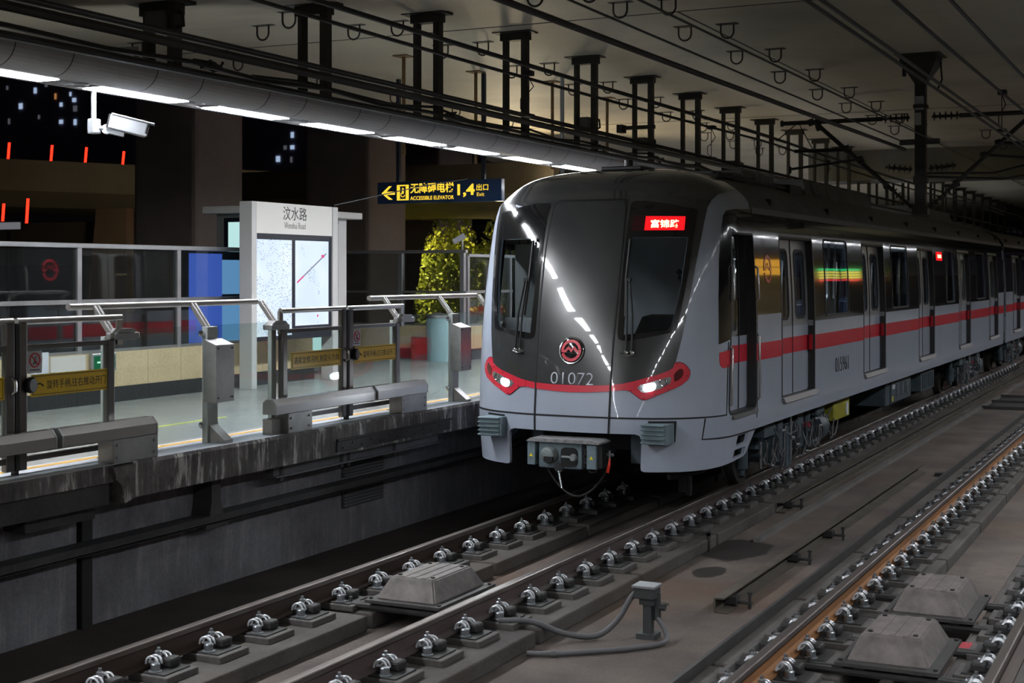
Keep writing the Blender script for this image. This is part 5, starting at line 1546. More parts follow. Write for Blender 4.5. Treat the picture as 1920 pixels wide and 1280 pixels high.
for a, b in ((-14.36, -13.04), (-12.96, -11.78)): MB().box(a, b, 22.074, 22.086, 1.74, 3.0).build('glass_pane', wind_glass, t)
windbreak('windbreak', -11.72, [22.2, 23.9, 25.6, 27.3, 29.0, 30.7], 'glass windbreak running on behind the nose of the train')

# small things on the rear wall
t = thing('exit_light', 'small lit green exit arrow box on the beige rear wall', 'exit light', (-11.58, 12.82, 1.61))
MB().box(-11.60, -11.55, 12.62, 13.03, 1.50, 1.71, 0.01).build('light_case', alu, t)
MB().box(-11.551, -11.546, 12.65, 13.0, 1.53, 1.68).build('green_panel', emit('exit_green', (0.01, 0.22, 0.09), 0.55), t)
q = MB(); q.box(-11.546, -11.543, 12.70, 12.86, 1.595, 1.615); q.prism([(12.90, 1.55), (12.95, 1.605), (12.90, 1.66), (12.87, 1.66), (12.915, 1.605), (12.87, 1.55)], 'x', -11.546, -11.543); q.build('arrow', emit('exit_arrow_white', (0.55, 1.0, 0.7), 1.3), t)
for y, lab in ((11.83, 'pale notice panel on the beige rear wall, behind the no-leaning sticker'),):
    tag(MB().box(-11.60, -11.585, y - 0.14, y + 0.14, 1.50, 1.76).build('wall_notice', notice_white), lab, 'notice')
tag(MB().box(-11.60, -11.582, 12.0, 12.55, 1.40, 1.70).build('wall_panel', mat('white_wall_panel', (0.66, 0.62, 0.58), 0.4)), 'white panel on the beige rear wall next to the green exit light', 'panel')
t = thing('red_reflection_box', 'red box standing in for a reflection of the train, against the end wall', 'reflection box', (-12.45, 21.9, ZP))  # red box put in for the train's red reflection in the glass
MB().box(-12.62, -12.28, 21.78, 21.97, ZP, 1.52, 0.01).build('box_body', mat('reflection_red', (0.55, 0.03, 0.03), 0.4), t)
MB().box(-12.60, -12.30, 21.77, 21.785, ZP + 0.05, 1.49).build('box_door', mat('reflection_red_door', (0.62, 0.04, 0.035), 0.35), t)
t = thing('bollard_bin', 'pale blue bin on the platform beside the train nose', 'bin', (-12.0, 21.6, ZP))
MB().lathe([(0.18, 0), (0.20, 0.7), (0.19, 0.75)], (-11.95, 21.55, ZP), (0, 0, 1), 20).build('bin_body', mat('pale_blue_bin', (0.30, 0.46, 0.50), 0.5), t, smooth=True)
MB().lathe([(0.21, 0.75), (0.21, 0.80), (0.05, 0.84)], (-11.95, 21.55, ZP), (0, 0, 1), 20).build('bin_lid', alu, t, smooth=True)
q = MB(); q.box(-9.35, -9.30, 9.8, 12.2, ZP, ZP + 0.002); q.box(-9.75, -9.72, 10.6, 11.4, ZP, ZP + 0.002)
tag(q.build('floor_marking', mat('yellow_green_tape', (0.60, 0.62, 0.08), 0.5)), 'thin yellow markings on the grey platform tiles', 'floor marking')

# kiosk behind the sign, and a made-up lit panel for the blue glow
t = thing('platform_kiosk', 'small grey kiosk with pale green lit windows behind the station sign', 'kiosk', (-12.4, 17.0, ZP))
MB().prism([(-12.62, 16.3), (-12.0, 16.3), (-12.0, 16.6), (-12.12, 16.6), (-12.12, 16.42), (-12.50, 16.42), (-12.50, 18.72), (-12.62, 18.72)], 'z', ZP, 3.48).build('kiosk_wall', mat('kiosk_grey', (0.22, 0.22, 0.22), 0.5), t)
MB().box(-12.12, -12.0, 18.5, 18.72, ZP, 3.48).build('kiosk_corner', sign_grey, t)
MB().box(-12.72, -11.85, 16.1, 18.95, 3.48, 3.58, 0.01).build('kiosk_roof', sign_grey, t)
wf = MB().box(-12.47, -12.02, 16.27, 16.30, 1.6, 3.42).build('window_frame', frame_navy, t)
MB().box(-12.39, -12.04, 16.262, 16.272, 1.65, 3.36).build('lit_window', emit('kiosk_light', (0.52, 0.82, 0.80), 0.95), wf)
ws = MB().box(-12.06, -12.0, 16.6, 18.5, 1.25, 3.40).build('window_frame', mat('kiosk_window_grey', (0.35, 0.36, 0.36), 0.5), t)
for a, b in ((1.4, 2.3), (2.38, 2.78), (2.86, 3.30)): MB().box(-12.0, -11.992, 16.75, 18.45, a, b).build('lit_window', emit('kiosk_light', (0.52, 0.82, 0.80), 0.95), ws)
t = thing('blue_glow_panel', 'tall lit panel standing in for the blue glow in the glass beside the station sign', 'glow panel', (-11.9, 15.4, 1.72))
MB().box(-11.98, -11.86, 14.72, 16.2, 1.62, 2.93).build('glow_panel_case', frame_navy, t)
MB().box(-11.86, -11.85, 14.74, 15.42, 1.70, 2.90).build('blue_panel', emit('glow_blue', (0.075, 0.16, 0.72), 1.5), t)
MB().box(-11.86, -11.85, 15.42, 16.15, 1.70, 2.27).box(-11.86, -11.85, 15.42, 16.15, 2.36, 2.82).build('pale_panel', emit('glow_pale_blue', (0.22, 0.50, 0.90), 1.4), t)

# hanging direction sign
t = thing('hanging_sign', 'hanging dark blue sign with yellow arrow to the accessible elevator and exits 1,4', 'sign', (-11.0, 20.0, 4.12))
MB().box(-12.20, -9.93, 19.97, 20.07, 3.775, 4.125).build('sign_box', mat('navy_sign_face', (0.012, 0.026, 0.062), 0.25), t)
gold = emit('lit_yellow_lettering', (1.0, 0.66, 0.05), 1.15)
YS = 19.968
text('无障碍电梯', 'sign_lettering', gold, t, (-11.18, YS, 4.015), (1, 0, 0), (0, 0, 1), 0.165, 0.80, bold=0.02)
text('ACCESSIBLE ELEVATOR', 'sign_lettering', gold, t, (-11.18, YS, 3.855), (1, 0, 0), (0, 0, 1), 0.062, 0.80, bold=0.01)
text('1,4', 'exit_number', gold, t, (-10.56, YS, 3.955), (1, 0, 0), (0, 0, 1), 0.21, 0.31, bold=0.03)
text('出口', 'sign_lettering', gold, t, (-10.27, YS, 4.00), (1, 0, 0), (0, 0, 1), 0.105, 0.21, bold=0.01)
text('Exit', 'sign_lettering', gold, t, (-10.30, YS, 3.89), (1, 0, 0), (0, 0, 1), 0.058, 0.13)
q = MB()
def slab(poly): q.prism(poly, 'y', YS - 0.003, YS + 0.003)
slab([(-12.12, 3.945), (-11.98, 4.06), (-11.93, 4.06), (-12.03, 3.97), (-11.87, 3.97), (-11.87, 3.92), (-12.03, 3.92), (-11.91, 3.84), (-11.98, 3.84)])
q.build('arrow', gold, t)
q = MB(); slab([(-11.83, 3.83), (-11.80, 3.83), (-11.80, 4.07), (-11.83, 4.07)]); slab([(-11.64, 3.83), (-11.61, 3.83), (-11.61, 4.07), (-11.64, 4.07)])
slab([(-11.83, 4.055), (-11.61, 4.055), (-11.61, 4.075), (-11.83, 4.075)]); slab([(-11.83, 3.825), (-11.61, 3.825), (-11.61, 3.845), (-11.83, 3.845)])
slab([(-11.775, 3.85), (-11.80, 3.85), (-11.80, 4.05), (-11.775, 4.05)]); slab([(-11.665, 3.85), (-11.64, 3.85), (-11.64, 4.05), (-11.665, 4.05)])
for cx, cz, r in ((-11.72, 4.01, 0.016),): slab([(cx + r * math.cos(2 * PI * k / 10), cz + r * math.sin(2 * PI * k / 10)) for k in range(10)])
slab([(-11.735, 3.93), (-11.705, 3.93), (-11.705, 3.99), (-11.735, 3.99)])
q.tube([(-11.72 + 0.035 * math.cos(a), YS - 0.002, 3.915 + 0.035 * math.sin(a)) for a in [math.radians(100 + 250 * k / 12) for k in range(13)]], 0.006, 5)
q.build('elevator_symbol', gold, t)
q = MB(); q.box(-11.86, -11.80, 19.99, 20.05, 4.125, 5.8); q.box(-10.30, -10.24, 19.99, 20.05, 4.125, 5.8); split_build(q, 'hanger_pole', frame_navy, t)

# ------------------------------------------------------------------ security cameras
t = thing('security_camera', 'white security camera hanging from a pole under the light trough', 'security camera', (-8.66, 9.50, 3.9))
q = MB(); q.tube([(-8.66, 9.48, 3.95), (-8.66, 9.48, 4.30), (-8.66, 9.48, 4.52), (-8.63, 9.52, 4.57), (-8.40, 9.75, 4.60)], 0.022, 10); q.build('camera_pole', white_plastic, t, smooth=True)
q = MB(); q.box(-8.70, -8.62, 9.44, 9.53, 3.845, 3.975, 0.012); q.build('pole_box', white_plastic, t)
D = Vector((0.72, 0.62, -0.22)).normalized(); SD = D.cross(Vector((0, 0, 1))).normalized(); UPv = SD.cross(D)
c0 = Vector((-8.47, 9.70, 3.925))
q = MB(); q.obox(c0, (0.165, 0.058, 0.062), D, SD, UPv, 0.014); cb = q.build('camera_body', white_plastic, t)
q = MB(); q.obox(c0 + D * 0.03 + UPv * 0.066, (0.185, 0.066, 0.006), D, SD, UPv, 0.003); q.obox(c0 + D * 0.02 - UPv * 0.045 + SD * 0.06, (0.15, 0.005, 0.01), D, SD, UPv); q.build('sun_shield', white_plastic, cb)
q = MB(); q.obox(c0 - D * 0.168, (0.008, 0.055, 0.058), D, SD, UPv); q.obox(c0 + D * 0.168, (0.006, 0.048, 0.05), D, SD, UPv); q.build('camera_end', black_plastic, cb)
q = MB(); q.obox(c0 - D * 0.09 - UPv * 0.085, (0.075, 0.035, 0.02), D, SD, UPv, 0.005); q.lathe([(0.042, -0.035), (0.042, 0.035)], c0 - D * 0.17 - UPv * 0.075, SD, 14); q.tube([c0 - D * 0.17 - UPv * 0.075, (-8.63, 9.51, 3.90)], 0.02, 8); q.build('swivel_bracket', white_plastic, t)
t = thing('security_camera', 'small white security camera on a short pole on top of the end windbreak', 'security camera', (-11.75, 22.08, 3.06))
MB().cyl((-11.75, 22.08, 3.055), (-11.75, 22.08, 3.22), 0.018, seg=8).build('camera_pole', white_plastic, t)
D = Vector((-0.75, -0.4, -0.5)).normalized(); SD = D.cross(Vector((0, 0, 1))).normalized(); UPv = SD.cross(D)
MB().obox((-11.80, 22.05, 3.25), (0.12, 0.045, 0.05), D, SD, UPv, 0.01).build('camera_body', white_plastic, t)
t = thing('dome_camera', 'round dark camera on a pale pole beside the roof of the train', 'security camera', (-9.3, 21.0, 3.9))
MB().cyl((-9.35, 21.0, 4.0), (-9.35, 21.0, 5.8), 0.035, seg=10).build('camera_pole', white_plastic, t)
MB().lathe([(0.02, 0.12), (0.13, 0.10), (0.15, 0.0), (0.12, -0.10), (0.03, -0.15)], (-9.35, 21.0, 3.93), (0, 0, 1), 20).build('dome', black_plastic, t, smooth=True)
MB().lathe([(0.155, 0.0), (0.155, 0.03)], (-9.35, 21.0, 3.93), (0, 0, 1), 20).build('dome_ring', white_plastic, t, smooth=True)
q = MB(); q.tube([(-11.3, 17.3, 3.62), (-10.8, 19.0, 3.98), (-10.55, 20.0, 4.14)], 0.008, 6); tag(q.build('guy_wire', cable_grey), 'thin wire rising from the station sign to the hanging direction sign', 'wire')
# ------------------------------------------------------------------ hangers, hooks, rods under the soffit
def hanger(zt, y=0.0, wide=0.0):
    hg = thing('ceiling_hanger', '', 'hanger frame', (0, y, 0))
    for xx in (-8.34 - wide, -8.06):
        w_ = 0.05 if xx < -8.2 else 0.075
        MB().box(xx - w_ / 2, xx + w_ / 2, y - 0.05, y + 0.06, 4.42, zt - 0.05).build('hanger_post', hang_mat, hg)
    MB().box(-8.40 - wide, -8.0, y - 0.06, y + 0.07, zt - 0.11, zt - 0.012).build('hanger_head', hang_mat, hg)
    MB().box(-8.48 - wide, -7.94, y - 0.14, y + 0.15, zt - 0.014, zt + 0.015).build('ceiling_plate', hang_mat, hg)
    return hg
hg = hanger(ZC)
sth = {}
for k in range(0, 33):
    y = 9.82 + 2.36 * k
    if y > 84: break
    lab = 'dark steel hanger frame above the light trough, %s from the edge with the hanging camera' % nth(k + 1)
    if k < 3:
        h_ = hanger(soffit(y) - 0.012, y); h_['label'] = lab; h_['group'] = 'dark hanger frames in a row along the trough'
    else:
        put(hg, (0, y, 0), lab, 'dark hanger frames in a row along the trough', sth)
# distribution boxes on some of the hangers
for y, x, z, s_, lab in ((9.78, -8.20, 4.86, 0.10, 'grey box between the posts of the first hanger frame'), (19.3, -8.25, 4.86, 0.13, 'grey box on the hanger frame above the nose of the train'),
                         (21.65, -8.25, 4.76, 0.13, 'grey box on the hanger frame right of the train antenna'), (26.5, -8.25, 4.72, 0.15, 'grey box with a looped cable on a farther hanger frame')):
    t = thing('cable_box', lab, 'cable box', (x, y, z - s_))
    MB().box(x - 0.12, x + 0.10, y - 0.05, y + 0.2, z - s_, z + s_ * 0.6, 0.01).build('box_case', mat('dull_grey_box', (0.10, 0.10, 0.098), 0.5), t)
    q = MB(); q.tube([(x + 0.14, y + 0.02, z + s_ * 0.5), (x + 0.24, y + 0.03, z + 0.03), (x + 0.25, y + 0.03, z - 0.08), (x + 0.14, y + 0.02, z - s_)], 0.016, 8); q.build('box_cable', cable_black, t)
q = MB(); q.box(-8.52, -7.98, 21.55, 21.62, 4.97, 5.03); q.box(-8.60, -8.50, 21.48, 21.66, 4.92, 5.05); tag(q.build('hanger_bracket', hang_mat), 'short horizontal steel arm on the hanger frame above the train antenna', 'bracket')

hk = thing('ceiling_hook', '', 'hook', (0, 0, 0))
q = MB(); q.tube([(-0.085, 0, 0)] + [(-0.085, 0, -0.06)] + [(0.085 * math.cos(a), 0, -0.10 + 0.085 * math.sin(a)) for a in [PI + PI * j / 10 for j in range(11)]] + [(0.085, 0, -0.06), (0.085, 0, 0)], 0.012, 6); q.build('hook_loop', hook_mat, hk, smooth=True)
MB().box(-0.14, 0.14, -0.06, 0.06, -0.008, 0).build('hook_plate', hook_mat, hk)
stk = {}
rows = ((-12.85, 'in the row high behind the light trough', (14.9, 17.1, 19.3, 21.6, 23.9, 26.2)),
        (-10.3, 'standing alone near the camera pole', (14.2,)),
        (-9.57, 'in the outer row behind the hanger frames', (15.1, 17.4, 19.6, 21.95, 24.25, 26.55, 28.8)),
        (-8.94, 'in the inner row behind the hanger frames', (12.8, 15.1, 17.4, 19.6, 21.95, 24.25, 26.55, 28.8)),
        (-6.04, 'in the row above the thick feeder cable', (12.9, 15.2, 17.45, 19.7, 22.0, 24.4, 26.6, 28.9, 31.2)),
        (-5.49, 'in the row beyond the thick feeder cable', (13.0, 15.3, 17.5, 19.75, 22.0, 24.4, 26.6, 28.9, 31.2)),
        (-10.2, 'in the outer short row beyond the joint', (30.8, 33.0, 35.2)), (-9.6, 'in the inner short row beyond the joint', (30.8, 33.0, 35.2)),
        (-4.4, 'behind the catenary post', (33.0, 36.0)))
for x, where, ys_ in rows:
    for i, y in enumerate(ys_):
        put(hk, (x, y, soffit(y)), 'U-shaped steel hook %s, %s along the row' % (where, nth(i + 1)), 'U-shaped hooks on the soffit', stk)
rdp = thing('hanger_rod', '', 'rod', (0, 0, 0))
MB().cyl((0, 0, -1.45), (0, 0, 0), 0.028, seg=8).build('rod', rust_rod, rdp)
MB().box(-0.12, 0.12, -0.12, 0.12, -0.015, 0).build('rod_plate', rust_rod, rdp)
str_ = {}
for i, (x, y) in enumerate(((-10.55, 18.0), (-10.35, 19.9), (-9.75, 21.5), (-9.75, 23.9))):
    put(rdp, (x, y, ZC), 'rusty brown rod behind the hanger frames, %s counting towards the train' % nth(i + 1), 'rusty rods behind the hanger frames', str_)

# ------------------------------------------------------------------ cables along the hangers
def line(name, pts, r, m, lab, cat='cable', seg=8):
    q = MB(); q.tube(pts, r, seg); return tag(q.build(name, m, smooth=True), lab, cat)
def sag(x, z, y0, y1, n=30, a=0.0, per=11.8, ph=0.0, x1=None):
    return [(x + ((x1 - x) * k / n if x1 is not None else 0), y0 + (y1 - y0) * k / n, z - a * math.sin(PI * (((y0 + (y1 - y0) * k / n) - ph) / per % 1.0))) for k in range(n + 1)]
line('steel_conduit', sag(-7.99, 4.62, -6, 30), 0.042, hang_mat, 'thick dark conduit along the front of the first hanger frames', 'conduit')
line('power_cable', sag(-8.0, 4.40, -6, 90, 60), 0.035, cable_black, 'black cable lying along the top edge of the light trough')
line('power_cable', sag(-8.03, 4.51, -6, 90, 90, 0.05, 2.36, 9.82), 0.022, cable_black, 'thinner black cable sagging between the feet of the hanger frames')
line('power_cable', sag(-8.10, 4.58, 11, 90, 90, 0.08, 2.36, 9.82), 0.016, cable_black, 'thin black cable looping between the hanger frames above the thick one')
rr = random.Random(3)
for y, n_ in ((10.1, 'first'), (14.7, 'third'), (19.4, 'fifth'), (21.8, 'sixth'), (24.2, 'seventh')):
    q = MB(); q.tube([(-8.06 + 0.1 * (rr.random() - .5), y + 0.4 * rr.random(), 4.45 + 0.1 * rr.random()) for j in range(18)], 0.013, 6)
    tag(q.build('cable_tangle', cable_black), 'tangle of black cable at the foot of the %s hanger frame' % n_, 'cable', 'cable tangles on the hanger frames')

# ------------------------------------------------------------------ overhead line equipment
YP, XP = 21.3, -3.75
line('contact_wire', sag(-6.02, 4.20, -6, 90, 40), 0.013, cable_black, 'one of the twin contact wires over the train, the one beside the catenary post side', 'overhead wire')
line('contact_wire', sag(-6.10, 4.20, -6, 90, 40), 0.013, cable_black, 'one of the twin contact wires over the train, the one on the platform side', 'overhead wire')
line('messenger_wire', sag(-6.06, 4.66, -6, 90, 90, 0.09, 21.3, 0.0), 0.017, cable_black, 'messenger wire above the twin contact wires of the train track', 'overhead wire')
line('messenger_wire', sag(-6.20, 4.80, -6, 90, 90, 0.05, 21.3, 0.0), 0.024, cable_black, 'thicker upper wire over the train track', 'overhead wire')
line('feeder_cable', sag(-4.25, 4.46, -6, YP, 40, 0.05, 27.3, -6, x1=-3.98), 0.026, cable_black, 'thick black feeder cable ending at the catenary post', 'overhead wire')
line('return_wire', sag(-3.95, 4.56, -6, YP, 40, 0.03, 27.3, -6, x1=-3.98), 0.010, cable_black, 'thin black wire ending at the cross arm of the catenary post', 'overhead wire')
line('return_wire', sag(-3.55, 4.56, -6, 90, 60, 0.02, 27.3, -6), 0.010, cable_black, 'thin black wire passing by the cross arm of the catenary post', 'overhead wire')
line('contact_wire', sag(-2.06, 4.20, -6, 90, 40), 0.013, cable_black, 'one of the twin contact wires over the empty track, on the train side', 'overhead wire')
line('contact_wire', sag(-1.98, 4.20, -6, 90, 40), 0.013, cable_black, 'one of the twin contact wires over the empty track, away from the train', 'overhead wire')
line('messenger_wire', sag(-2.02, 4.66, -6, 90, 90, 0.06, 21.3, 0), 0.016, cable_black, 'messenger wire over the empty track', 'overhead wire')
line('messenger_wire', sag(-1.72, 4.74, -6, 90, 90, 0.06, 21.3, 0), 0.016, cable_black, 'second upper wire over the empty track', 'overhead wire')
line('feeder_cable', [(-3.7, YP, 4.1), (-2.9, 22.6, 4.16), (-1.9, 23.6, 4.5), (-1.2, 24.2, 5.0), (-1.0, 24.4, ZC)], 0.018, cable_black, 'upper black cable swinging from the catenary post away from the train', 'cable')
line('feeder_cable', [(-3.7, YP, 4.05), (-2.8, 22.8, 4.08), (-1.7, 23.9, 4.32), (-0.9, 24.7, 4.75), (-0.6, 25.0, ZC)], 0.018, cable_black, 'lower black cable swinging from the catenary post away from the train', 'cable')
dpp = thing('dropper', '', 'dropper wire', (0, 0, 0))
q = MB(); q.tube([(0, 0, 0), (0.0, 0.0, -0.40)], 0.006, 6); q.tube([(0, 0.02, -0.02), (0.03, 0.09, -0.12), (0.0, 0.01, -0.20)], 0.006, 6); q.tube([(0, 0, -0.22), (-0.02, -0.10, -0.26), (-0.02, -0.10, -0.36), (0, 0, -0.40)], 0.006, 6); q.build('dropper_wire', cable_black, dpp)
q = MB(); q.box(-0.04, 0.05, -0.05, 0.07, -0.02, 0.03); q.box(-0.05, 0.05, -0.06, 0.08, -0.43, -0.40); split_build(q, 'dropper_clamp', cable_black, dpp)
std = {}
for x, y, lab in ((-6.06, 12.75, 'dropper wire with a loop, in front of the third and fourth hanger frames'), (-6.06, 18.6, 'dropper wire between the wires above the front of the train roof'),
                  (-6.06, 25.2, 'dropper wire hanging beyond the registration arm of the catenary post'), (-2.02, 16.4, 'dropper wire over the empty track')):
    put(dpp, (x, y, 4.62), lab, None, std)

t = thing('catenary_post', 'black drop post hanging from the soffit between the tracks, carrying the overhead wire arms', 'catenary post', (XP, YP, ZC))
MB().box(XP - 0.075, XP + 0.075, YP - 0.075, YP + 0.075, 3.50, 5.5).build('post', mat('post_black', (0.012, 0.011, 0.010), 0.5, var=0.2), t)
q = MB(); q.lathe([(0.09, 5.36), (0.12, 5.42), (0.36, 5.70), (0.37, 5.80), (0.45, 5.805), (0.45, 5.82)], (XP, YP, 0), (0, 0, 1), 4); q.build('post_head', hang_mat, t)
q = MB(); q.box(XP - 0.22, XP - 0.17, YP - 0.25, YP - 0.2, 5.5, 5.8); 
for dx in (0.28,): q.tube([(XP + dx, YP, 5.7), (XP + dx + 0.02, YP, 5.45), (XP + dx - 0.04, YP, 5.32)], 0.014, 6)
q.build('head_stay', cable_black, t)
q = MB(); q.box(XP - 0.095, XP + 0.095, YP - 0.095, YP + 0.095, 5.05, 5.10); q.box(XP - 0.095, XP + 0.095, YP - 0.095, YP + 0.095, 3.95, 4.05); q.box(XP - 0.11, XP + 0.11, YP - 0.11, YP + 0.11, 3.50, 3.62); split_build(q, 'post_collar', hang_mat, t)
pl_ = MB().box(XP - 0.066, XP + 0.056, YP - 0.080, YP - 0.076, 5.02, 5.22).build('number_plate', mat('dim_white_plate', (0.34, 0.34, 0.36), 0.6), t)
text('汶02', 'plate_lettering', mat('plate_blue_grey', (0.10, 0.12, 0.17), 0.5), pl_, (XP - 0.005, YP - 0.081, 5.14), (1, 0, 0), (0, 0, 1), 0.055, 0.09, extrude=0.001)
MB().box(XP - 0.07, XP + 0.02, YP - 0.080, YP - 0.076, 4.80, 4.98).build('number_plate', mat('dim_white_plate', (0.34, 0.34, 0.36), 0.6), t)
ca = MB(); ca.box(XP - 0.30, XP + 0.27, YP - 0.04, YP + 0.04, 4.52, 4.60); ca.build('cross_arm', mat('arm_grey', (0.06, 0.06, 0.06), 0.5), t)
def cantilever(sg, label):
    t = thing('catenary_cantilever', label, 'catenary arm', (XP, YP, 4.9), 'cantilever arms of the overhead line')
    xe = XP + sg * 2.08
    q = MB(); q.cyl((XP + sg * 0.55, YP, 4.92), (xe, YP, 4.92), 0.034, seg=10); q.cyl((xe - 0.03 * sg, YP, 4.92), (xe, YP, 4.92), 0.05, seg=10)
    q.build('top_tube', hang_mat, t, smooth=True)
    q = MB(); q.cyl((XP + sg * 0.40, YP, 3.86), (XP + sg * 1.50, YP, 4.86), 0.032, seg=10); q.cyl((XP + sg * 1.50, YP, 4.86), (XP + sg * 1.56, YP, 4.95), 0.045, seg=10); q.build('stay_tube', hang_mat, t, smooth=True)
    q = MB(); q.cyl((XP + sg * 0.88, YP, 4.34), (XP + sg * 1.95, YP, 4.22), 0.020, seg=8); q.cyl((XP + sg * 1.95, YP, 4.16), (XP + sg * 1.95, YP, 4.26), 0.03, seg=8)
    q.cyl((XP + sg * 1.12, YP + 0.1, 4.50), (XP + sg * 1.9, YP + 0.1, 4.50), 0.028, seg=8); q.build('steady_arm', hang_mat, t, smooth=True)
    q = MB(); q.tube([(XP + sg * 1.85, YP, 4.90), (XP + sg * 2.15, YP, 4.66)], 0.008, 6); q.tube([(XP + sg * 1.80, YP, 4.90), (XP + sg * 1.60, YP, 4.52)], 0.008, 6); q.build('support_wire', cable_black, t)
    q = MB()
    def ins(a, b):
        a = Vector(a); b = Vector(b); d = (b - a); L_ = d.length; prof = [(0.02, 0)]
        n = 5
        for k in range(n):
            h = L_ * (k + 0.2) / n; prof += [(0.022, h), (0.068, h + 0.012), (0.060, h + 0.02), (0.022, h + 0.035)]
        prof.append((0.02, L_)); q.lathe(prof, a, d, 14)
    ins((XP + sg * 0.16, YP, 4.92), (XP + sg * 0.56, YP, 4.92)); ins((XP + sg * 0.12, YP, 3.60), (XP + sg * 0.42, YP, 3.875)); ins((XP + sg * 0.12, YP - 0.02, 4.16), (XP + sg * 0.5, YP - 0.02, 4.20))
    split_build(q, 'insulator', insul, t, True)
    q = MB()
    for x, z in ((1.62, 4.92), (1.50, 4.84), (0.88, 4.33), (1.08, 4.5), (0.5, 3.94)): q.lathe([(0.055, -0.04), (0.055, 0.04)], (XP + sg * x, YP, z), (1, 0, 0.3), 10)
    split_build(q, 'tube_clamp', hang_mat, t)
cantilever(-1, 'overhead line arm reaching from the catenary post over the train')
cantilever(1, 'overhead line arm reaching from the catenary post away from the train')
# ------------------------------------------------------------------ the night beyond the platform
col_m = concrete('viaduct_column_concrete', (0.22, 0.175, 0.155), (0.16, 0.13, 0.118), scale=0.4)
deck_m = concrete('viaduct_deck_concrete', (0.16, 0.135, 0.10), (0.11, 0.095, 0.072), scale=0.3)
def column(x0, x1, y0, y1, lab):
    o = MB(); o.box(x0, x1, y0, y1, -3, 8.5, 0.08); tag(o.build('viaduct_column', col_m), lab, 'column', 'viaduct columns in the dark')
column(-17.35, -15.95, 20.0, 21.4, 'broad dark column beside the hanging security camera')
column(-17.75, -16.1, 26.0, 27.6, 'broad dark column rising behind the station sign')
column(-20.5, -18.6, 33.6, 35.6, 'brown column behind the arrow of the hanging sign')
def deck_dir(p, d, L_, wid, z0, z1, lab):
    """viaduct box girder along a horizontal direction"""
    d = Vector((d[0], d[1], 0)).normalized(); n = Vector((-d.y, d.x, 0))
    o = MB(); prof = [(0, z0 + 0.5), (1.2, z0), (wid - 1.2, z0), (wid, z0 + 0.5), (wid, z1), (wid - 0.3, z1), (wid - 0.3, z1 - 0.5), (0.3, z1 - 0.5), (0.3, z1), (0, z1)]
    A = [o.bm.verts.new(Vector(p) + n * a + Vector((0, 0, z))) for a, z in prof]; B = [o.bm.verts.new(Vector(p) + d * L_ + n * a + Vector((0, 0, z))) for a, z in prof]
    o._face(A[::-1]); o._face(B)
    for i in range(len(prof)): o._face((A[i], A[(i + 1) % len(prof)], B[(i + 1) % len(prof)], B[i]))
    tag(o.build('viaduct_deck', deck_m), lab, 'viaduct', 'road viaducts in the night')
D0 = Vector((0.46, 0.888, 0)).normalized()
P0 = Vector((-36.3, 35.5, 0))
deck_dir(P0 - D0 * 30, D0, 54, 9.0, 4.95, 6.5, 'dark olive road viaduct crossing behind the columns under the red light bars')
deck_dir((-62, 32.0, 0), (1, 0), 36.2, 2.5, 2.9, 4.15, 'lower dark ramp behind the glass windbreak')
deck_dir((-22.9, 29.4, 0), (1, 0), 9.6, 3.5, 4.0, 5.2, 'brown ramp above the lit bushes')
red_l = emit('red_led_bar', (1.0, 0.022, 0.008), 3.6)
def redbar(p, h, lab, tilt=0.06):
    o = MB(); o.tube([p, (p[0] + tilt, p[1], p[2] + h)], 0.04, 6); tag(o.build('red_light_bar', red_l), lab, 'red light', 'red light bars along the viaducts')
for i, (s_, h) in enumerate(((0.1, 0.56), (1.55, 0.55), (2.75, 0.54), (4.1, 0.47), (5.35, 0.52), (6.5, 0.38))):
    p = P0 + D0 * s_ - Vector((D0.y, -D0.x, 0)) * 0.0
    redbar((p.x - 0.05, p.y + 0.05, 6.49), h, 'glowing red bar on the viaduct parapet, %s of the six beside the camera column' % nth(i + 1))
for i, (s_, h) in enumerate(((12.2, 0.22), (12.9, 0.10))):
    p = P0 + D0 * s_
    redbar((p.x - 0.05, p.y + 0.05, 6.49), h, 'tiny red light on the viaduct between two columns, %s of two' % nth(i + 1), 0.02)
for x, h, lab in ((-31.95, 0.75, 'tall glowing red bar on the lower ramp'), (-32.93, 0.62, 'red bar on the lower ramp cut by the frame edge'),
                  (-27.69, 0.42, 'red bar on the lower ramp touching the edge of the camera column'), (-28.42, 0.30, 'short red bar on the lower ramp above the lit beige wall')):
    redbar((x, 32.1, 4.145), h, lab)
for x, z, h, lab in ((-25.28, 4.17, 0.33, 'red bar above the bushes between column and kiosk, first of the four'), (-24.97, 4.22, 0.27, 'red bar above the bushes between column and kiosk, second of the four'),
                  (-24.38, 4.2, 0.24, 'red bar above the bushes between column and kiosk, third of the four'), (-24.12, 4.2, 0.22, 'red bar above the bushes between column and kiosk, last of the four')):
    pass
deck_dir((-25.75, 32.0, 0), (1, 0), 2.6, 2.5, 2.9, 4.2, 'end of the lower ramp between column and kiosk')
for i, (x, h) in enumerate(((-25.28, 0.33), (-24.97, 0.27), (-24.38, 0.24), (-24.10, 0.22))):
    redbar((x, 32.1, 4.195), h, 'red bar between the column and the kiosk roof, %s of four' % nth(i + 1))
q = MB(); q.prism([(-28.9, -3), (-26.95, -3), (-26.95, 4.45), (-28.05, 4.45)], 'y', 30.8, 31.1); tag(q.build('garden_wall', concrete('pale_outer_wall', (0.36, 0.27, 0.18), (0.30, 0.22, 0.15), scale=0.5)), 'beige wall lit by a street lamp behind the windbreak', 'wall')
